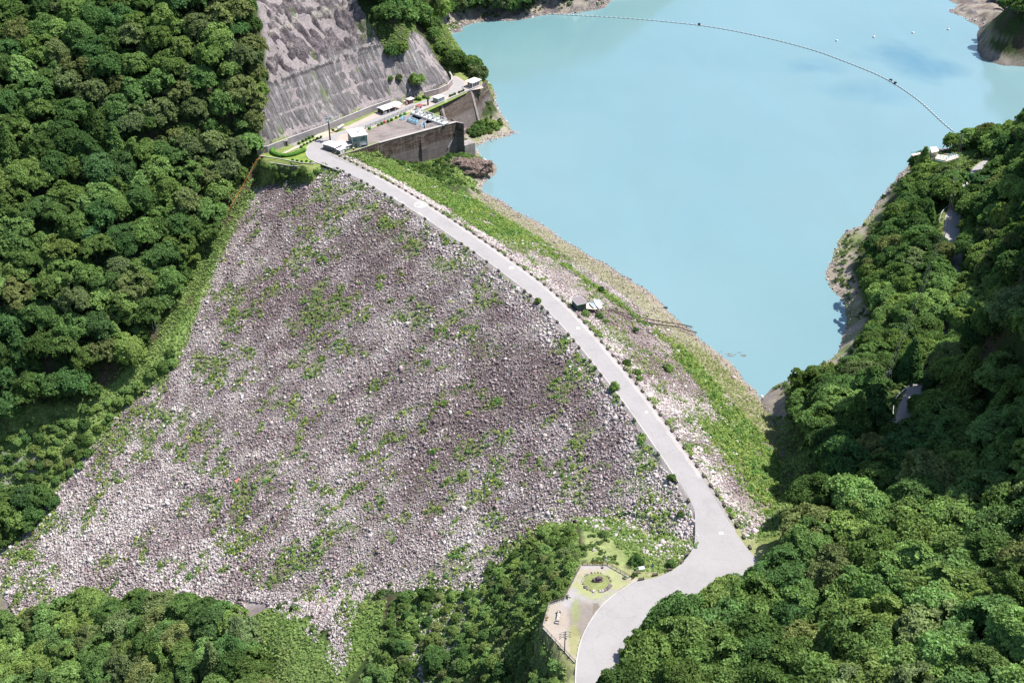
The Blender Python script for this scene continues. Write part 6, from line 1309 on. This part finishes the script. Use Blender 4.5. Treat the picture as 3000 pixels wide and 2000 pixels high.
# a few bigger, well seen shrubs and trees placed one by one: pixel (3000), radius, material, label
SOLO = [((1180, 285), 5.0, 2, "light green tree leaning over the road from the foot of the rock cutting", 0, c8(690, 480)), ((1150, 290), 1.9, 2, "small round shrub left of the tree at the cutting foot", 0, c8(190, 520)), ((1170, 288), 2.4, 3, "dull green shrub between the small shrub and the cutting-foot tree", 0, c8(340, 490)),
        (None, 2.0, 2, "bushy shrub on the crest edge nearest the junction bend, upstream of the park", 0, P(1800, 1140)), (None, 1.5, 2, "green bush at the crest road left edge halfway down", 0, P(1575, 885)), (None, 2.2, 1, "dark green bush in the weeds beside the tilted pale panel", 0, P(1868, 1635)),
        (None, 2.0, 0, "bush overhanging the last planter before the park", 0, P(1965, 1652)), (None, 1.9, 0, "green shrub on the reservoir side among pale stones, upper of three", 0, P(1836, 1068, -1)), (None, 1.7, 2, "green shrub on the reservoir side among pale stones, middle of three", 0, P(1868, 1092, -1)), (None, 1.5, 2, "green shrub on the reservoir side among pale stones, lowest of three", 0, P(1872, 1112, -1)),
        (None, 2.0, 2, "round bright shrub standing alone on the dark stones of the reservoir face", 0, G(1957, 1085)), (None, 1.4, 1, "small dark shrub just below the slipway rails", 0, G(1863, 970)), (None, 1.5, 1, "small shrub on the muddy strip above the shed", 0, G(1760, 852)),
        (None, 1.7, 2, "leafy shrub in front of the grey shed", 0, P(1715, 920, -1.0)), (None, 1.8, 1, "dark shrub below the boats", 0, P(1757, 922, -2.5)), (None, 1.6, 2, "light shrub right of the dark shrub below the boats", 0, P(1775, 945, -4)),
        (None, 1.6, 0, "bush on the left verge of the crest road two thirds down", 0, P(1968, 1400)), (None, 1.3, 0, "small bush at the left verge where the road widens", 0, P(1995, 1495))]
for _, r_, m_, lab, s_, p in SOLO:
    x, y = p[0], p[1]; z = float(surf_z(x, y)); u_, v_, d_ = proj(x, y, z)
    trees.append(dict(p=(x, y, z), r=r_, h=r_ * (.95 if r_ > 4 else .5), m=m_, s=random.choice([0, 1, 2, 4]), u=u_, v=v_, dep=d_ * .05, zone="solo", rot=random.random() * 6, sz=1.0, tint=1.1, tint2=1, ax=1, label=lab))
trees.sort(key=lambda t: -t['r'] / t['dep'])
NIND = 300
def place_tree(t, parent_only=False):
    big = t['r'] > 3.4; kind = "conifer" if t['s'] >= 8 else ("broadleaf_tree" if big else "leafy_shrub")
    if 'label' in t: lab = t['label']; kind = "broadleaf_tree" if t['r'] > 4 else "leafy_shrub"
    else:
        sw = "large" if t['r'] > 7.2 else ("medium" if t['r'] > 4.4 else "small")
        lab = "%s %s %s, %s, %d%% across, %d%% down the photo" % (sw, MATW[t['m']], {"conifer": "conical tree", "broadleaf_tree": "broadleaf tree", "leafy_shrub": "bush"}[kind], t['zone'], round(t['u'] / 23.52), round(t['v'] / 15.68))
    grp = None if 'label' in t else {"solo": None}.get(t['zone'], ("bushes, " if not big else "trees, ") + t['zone'])
    e = thing(kind, lab, "tree" if big else "shrub", t['p'], t['rot'], grp)
    r = t['r']; col = (t['tint'] * t['tint2'], t['tint'], t['tint'] / t['tint2'], 1)
    c = bpy.data.objects.new("crown", crown_variant(t['s'], t['m'])); C.objects.link(c); c.parent = e; c.location = (0, 0, t['h']); c.scale = (r * t['ax'], r / t['ax'], r * t['sz']); c.color = col
    k = bpy.data.objects.new("trunk" if big else "stem", TRUNKS[int(t['rot'] * 7) % 3]); C.objects.link(k); k.parent = e; s = t['h']; k.scale = (s * (1.0 if big else .8), s * (1.0 if big else .8), s)
    return e
_seen = set()
for t in trees[:NIND]:
    place_tree(t)
rest = trees[NIND:]; print("trees", len(trees), "as woodland", len(rest))
def merge_rest(name, items):
    """the small far ones, one woodland mass: thinner copies of the crowns"""
    VV = []; FF = []; CC = []; off = 0; base = [(.135, .222, .070), (.092, .168, .055), (.205, .305, .098), (.175, .222, .092), (.098, .180, .070), (.200, .185, .095)]; cache = {}
    for t in items:
        me = (SH_B + SH_L + SH_C)[t['s']]
        if me.name not in cache:
            a = np.empty(len(me.vertices) * 3, np.float32); me.vertices.foreach_get("co", a); cache[me.name] = a.reshape(-1, 4, 3)
        q = cache[me.name]; frac = np.clip((t['r'] / t['dep'] * FPX * 1024 / 3000 / 22) ** 2, .16, 1.0); n = int(len(q) * frac); sel = q[rng.choice(len(q), n, replace=False)]
        ctr_ = sel.mean(1, keepdims=True); sel = ctr_ + (sel - ctr_) * min(2.2, 1 / math.sqrt(frac))
        c, s = math.cos(t['rot']), math.sin(t['rot']); r = t['r']; v = sel.reshape(-1, 3); v = np.stack([v[:, 0] * c - v[:, 1] * s, v[:, 0] * s + v[:, 1] * c, v[:, 2] * t['sz']], 1) * r + np.array([t['p'][0], t['p'][1], t['p'][2] + t['h']])
        VV.append(v); FF.append(np.arange(4 * n).reshape(-1, 4) + off); off += 4 * n
        CC.append(np.array(base[t['m']])[None] * np.array([t['tint'] * t['tint2'], t['tint'], t['tint'] / t['tint2']]) * rng.uniform(.75, 1.25, (n, 1)))
    if VV: tag(np_mesh(name, np.vstack(VV), np.vstack(FF), leaf_mat("woodland_leaves", .34), np.vstack(CC)), kind='stuff')
merge_rest("woodland", rest)
# undergrowth: leafy scraps covering the floor of the woods and the green banks, one uncountable mass
def undergrowth():
    N = 900000; X = rng.uniform(-400, 280, N); Y = rng.uniform(150, 960, N); Z = ground_z(X, Y); dz = dam_z(X, Y); k = (Z > dz - .5) & inview(X, Y, Z, 30); k &= ~((Z < WATER + 1.5) & (crest_sd(X, Y)[0] > 0))
    X, Y, Z = X[k], Y[k], Z[k]; u, v, d = proj(X, Y, Z); k = ~inpoly(X, Y, TERRX) & ~inpoly(X, Y, PARKX) & ~(inpoly(u, v, CUTZ) & (X < 40)) & (polydist(X, Y, RBRD) > 4.5) & ~inpoly(X, Y, _rdx)
    zs = [LF, RF, BL, BMs, RG, LE, LS, RG2, FR, FR2]; w = np.zeros(len(X)); 
    for z_ in zs: w = np.maximum(w, inpoly(u, v, z_) * 1.0)
    big = [(p[0] * 1.0, p[1]) for p in []]
    lush = np.zeros(len(X), bool)
    for z_ in (LS, BMs, MEADOW, [(610, 395), (560, 540), (500, 680), (420, 850), (300, 970), (215, 1080), (130, 1140), (90, 1230), (0, 1290), (0, 1100), (200, 900), (350, 790), (410, 680), (460, 560), (540, 420)], [(765, 345), (850, 325), (985, 370), (1100, 420), (1090, 434), (1040, 428), (950, 402), (850, 374)], [(1040, 345), (1110, 345), (1100, 400), (1030, 400)], [(985, 55), (1060, 60), (1165, 170), (1165, 245), (1080, 205), (990, 150)], [(850, 55), (955, 55), (955, 135), (855, 135)], [(592, 358), (760, 385), (745, 402), (700, 414), (598, 412)], [(800, 1380), (890, 1380), (860, 1480), (800, 1560), (790, 1480)], [(0, 1380), (60, 1370), (70, 1430), (0, 1430)],
               [(1075, 300), (1115, 268), (1150, 280), (1160, 292), (1120, 305), (1080, 312)], [(980, 345), (1085, 345), (1095, 372), (1040, 368), (960, 372)], [(1790, 960), (1880, 1000), (1880, 1100), (1820, 1190), (1790, 1290), (1730, 1270), (1770, 1100), (1740, 940)], GRASSR, [(1975, 640), (2030, 660), (2010, 740), (1985, 700)], [(2190, 350), (2250, 340), (2235, 372), (2200, 385)]):
        lush |= inpoly(u, v, z_)
    w = np.maximum(w * .17, lush * 1.0); w = np.where(w == 0, .1 * (fnoise(X, Y, 8, 95) > .52), w); k &= rng.random(len(X)) < w
    X, Y, Z, lush = X[k], Y[k], Z[k], lush[k]; n = len(X); m = fnoise(X, Y, 10, 96)[:, None]
    c = np.where(lush[:, None], np.array([.15, .255, .07]) * (1 - m) + np.array([.27, .34, .12]) * m, np.array([.07, .13, .04]) * (1 - m) + np.array([.11, .15, .05]) * m) * rng.uniform(.75, 1.25, (n, 1))
    scatter("undergrowth", M_weed, tuft_protos(5, 9, .8, .7, .34), np.stack([X, Y, Z], -1), rng.uniform(.8, 1.7, n) * np.where(lush, .62, 1.25), c, (.8, 1.2), tilt=.2); print("undergrowth", n)
undergrowth()
# broken stones along the shores
def shore_stones():
    pts = []
    for line in (SHORE_R, SHORE_L, [(p[0] / K, p[1] / K) for p in ((2745, -5), (2790, 10), (2778, 38), (2850, 65), (2920, 85), (3000, 97), (3040, 100))]):
        q = resample(np.array([Q(*p, WATER)[:2] for p in line]), 1.0, 1)
        for k_ in range({id(SHORE_L): 5, id(SHORE_R): 3}.get(id(line), 6)): pts.append(q + rng.normal(0, 1.8, q.shape))
    a = np.vstack(pts); z = ground_z(a[:, 0], a[:, 1]); k = (z > WATER - .4) & (z < WATER + 4.5); a, z = a[k], z[k]; n = len(a); t = np.clip(rng.normal(.6, .3, n), 0, 1)
    scatter("shore_stones", M_rock, rock_protos(), np.c_[a, z + .1], rng.lognormal(-.9, .45, n), tone_col(t) * rng.uniform(.85, 1.15, (n, 1)))
shore_stones()

def gully_stones():
    poly = [(555, 1365), (840, 1350), (815, 1440), (800, 1520), (775, 1550), (738, 1500), (690, 1435), (620, 1398)]
    X = rng.uniform(-130, -40, 60000); Y = rng.uniform(250, 350, 60000); Z = surf_z(X, Y); u, v, _ = proj(X, Y, Z); k = inpoly(u, v, poly) & (fnoise(X, Y, 7, 301) > .38); X, Y, Z = X[k], Y[k], Z[k]; n = len(X)
    t = np.clip(.75 + rng.normal(0, .25, n), 0, 1.1); scatter("gully_stones", M_rock, rock_protos(), np.stack([X, Y, Z + .1], -1), rng.lognormal(-1.15, .45, n), tone_col(t) * rng.uniform(.85, 1.15, (n, 1)), (.5, .85))
gully_stones()

def rocky_grass():
    poly = [(1440, 1120), (1590, 1170), (1595, 1295), (1520, 1298), (1430, 1240), (1325, 1200), (1330, 1180)]
    X = rng.uniform(0, 80, 24000); Y = rng.uniform(255, 330, 24000); Z = surf_z(X, Y); u, v, _ = proj(X, Y, Z); k = inpoly(u, v, poly) & (Z < -.5) & ~inpoly(X, Y, _rdx) & (rng.random(len(X)) < np.where(fnoise(X, Y, 9, 305) > .52, .55, .07)); X, Y, Z = X[k], Y[k], Z[k]; n = len(X)
    scatter("verge_stones", M_rock, rock_protos(), np.stack([X, Y, Z + .15], -1), rng.lognormal(-1.0, .45, n), tone_col(np.clip(.85 + rng.normal(0, .2, n), 0, 1.1)), (.5, .85))
rocky_grass()
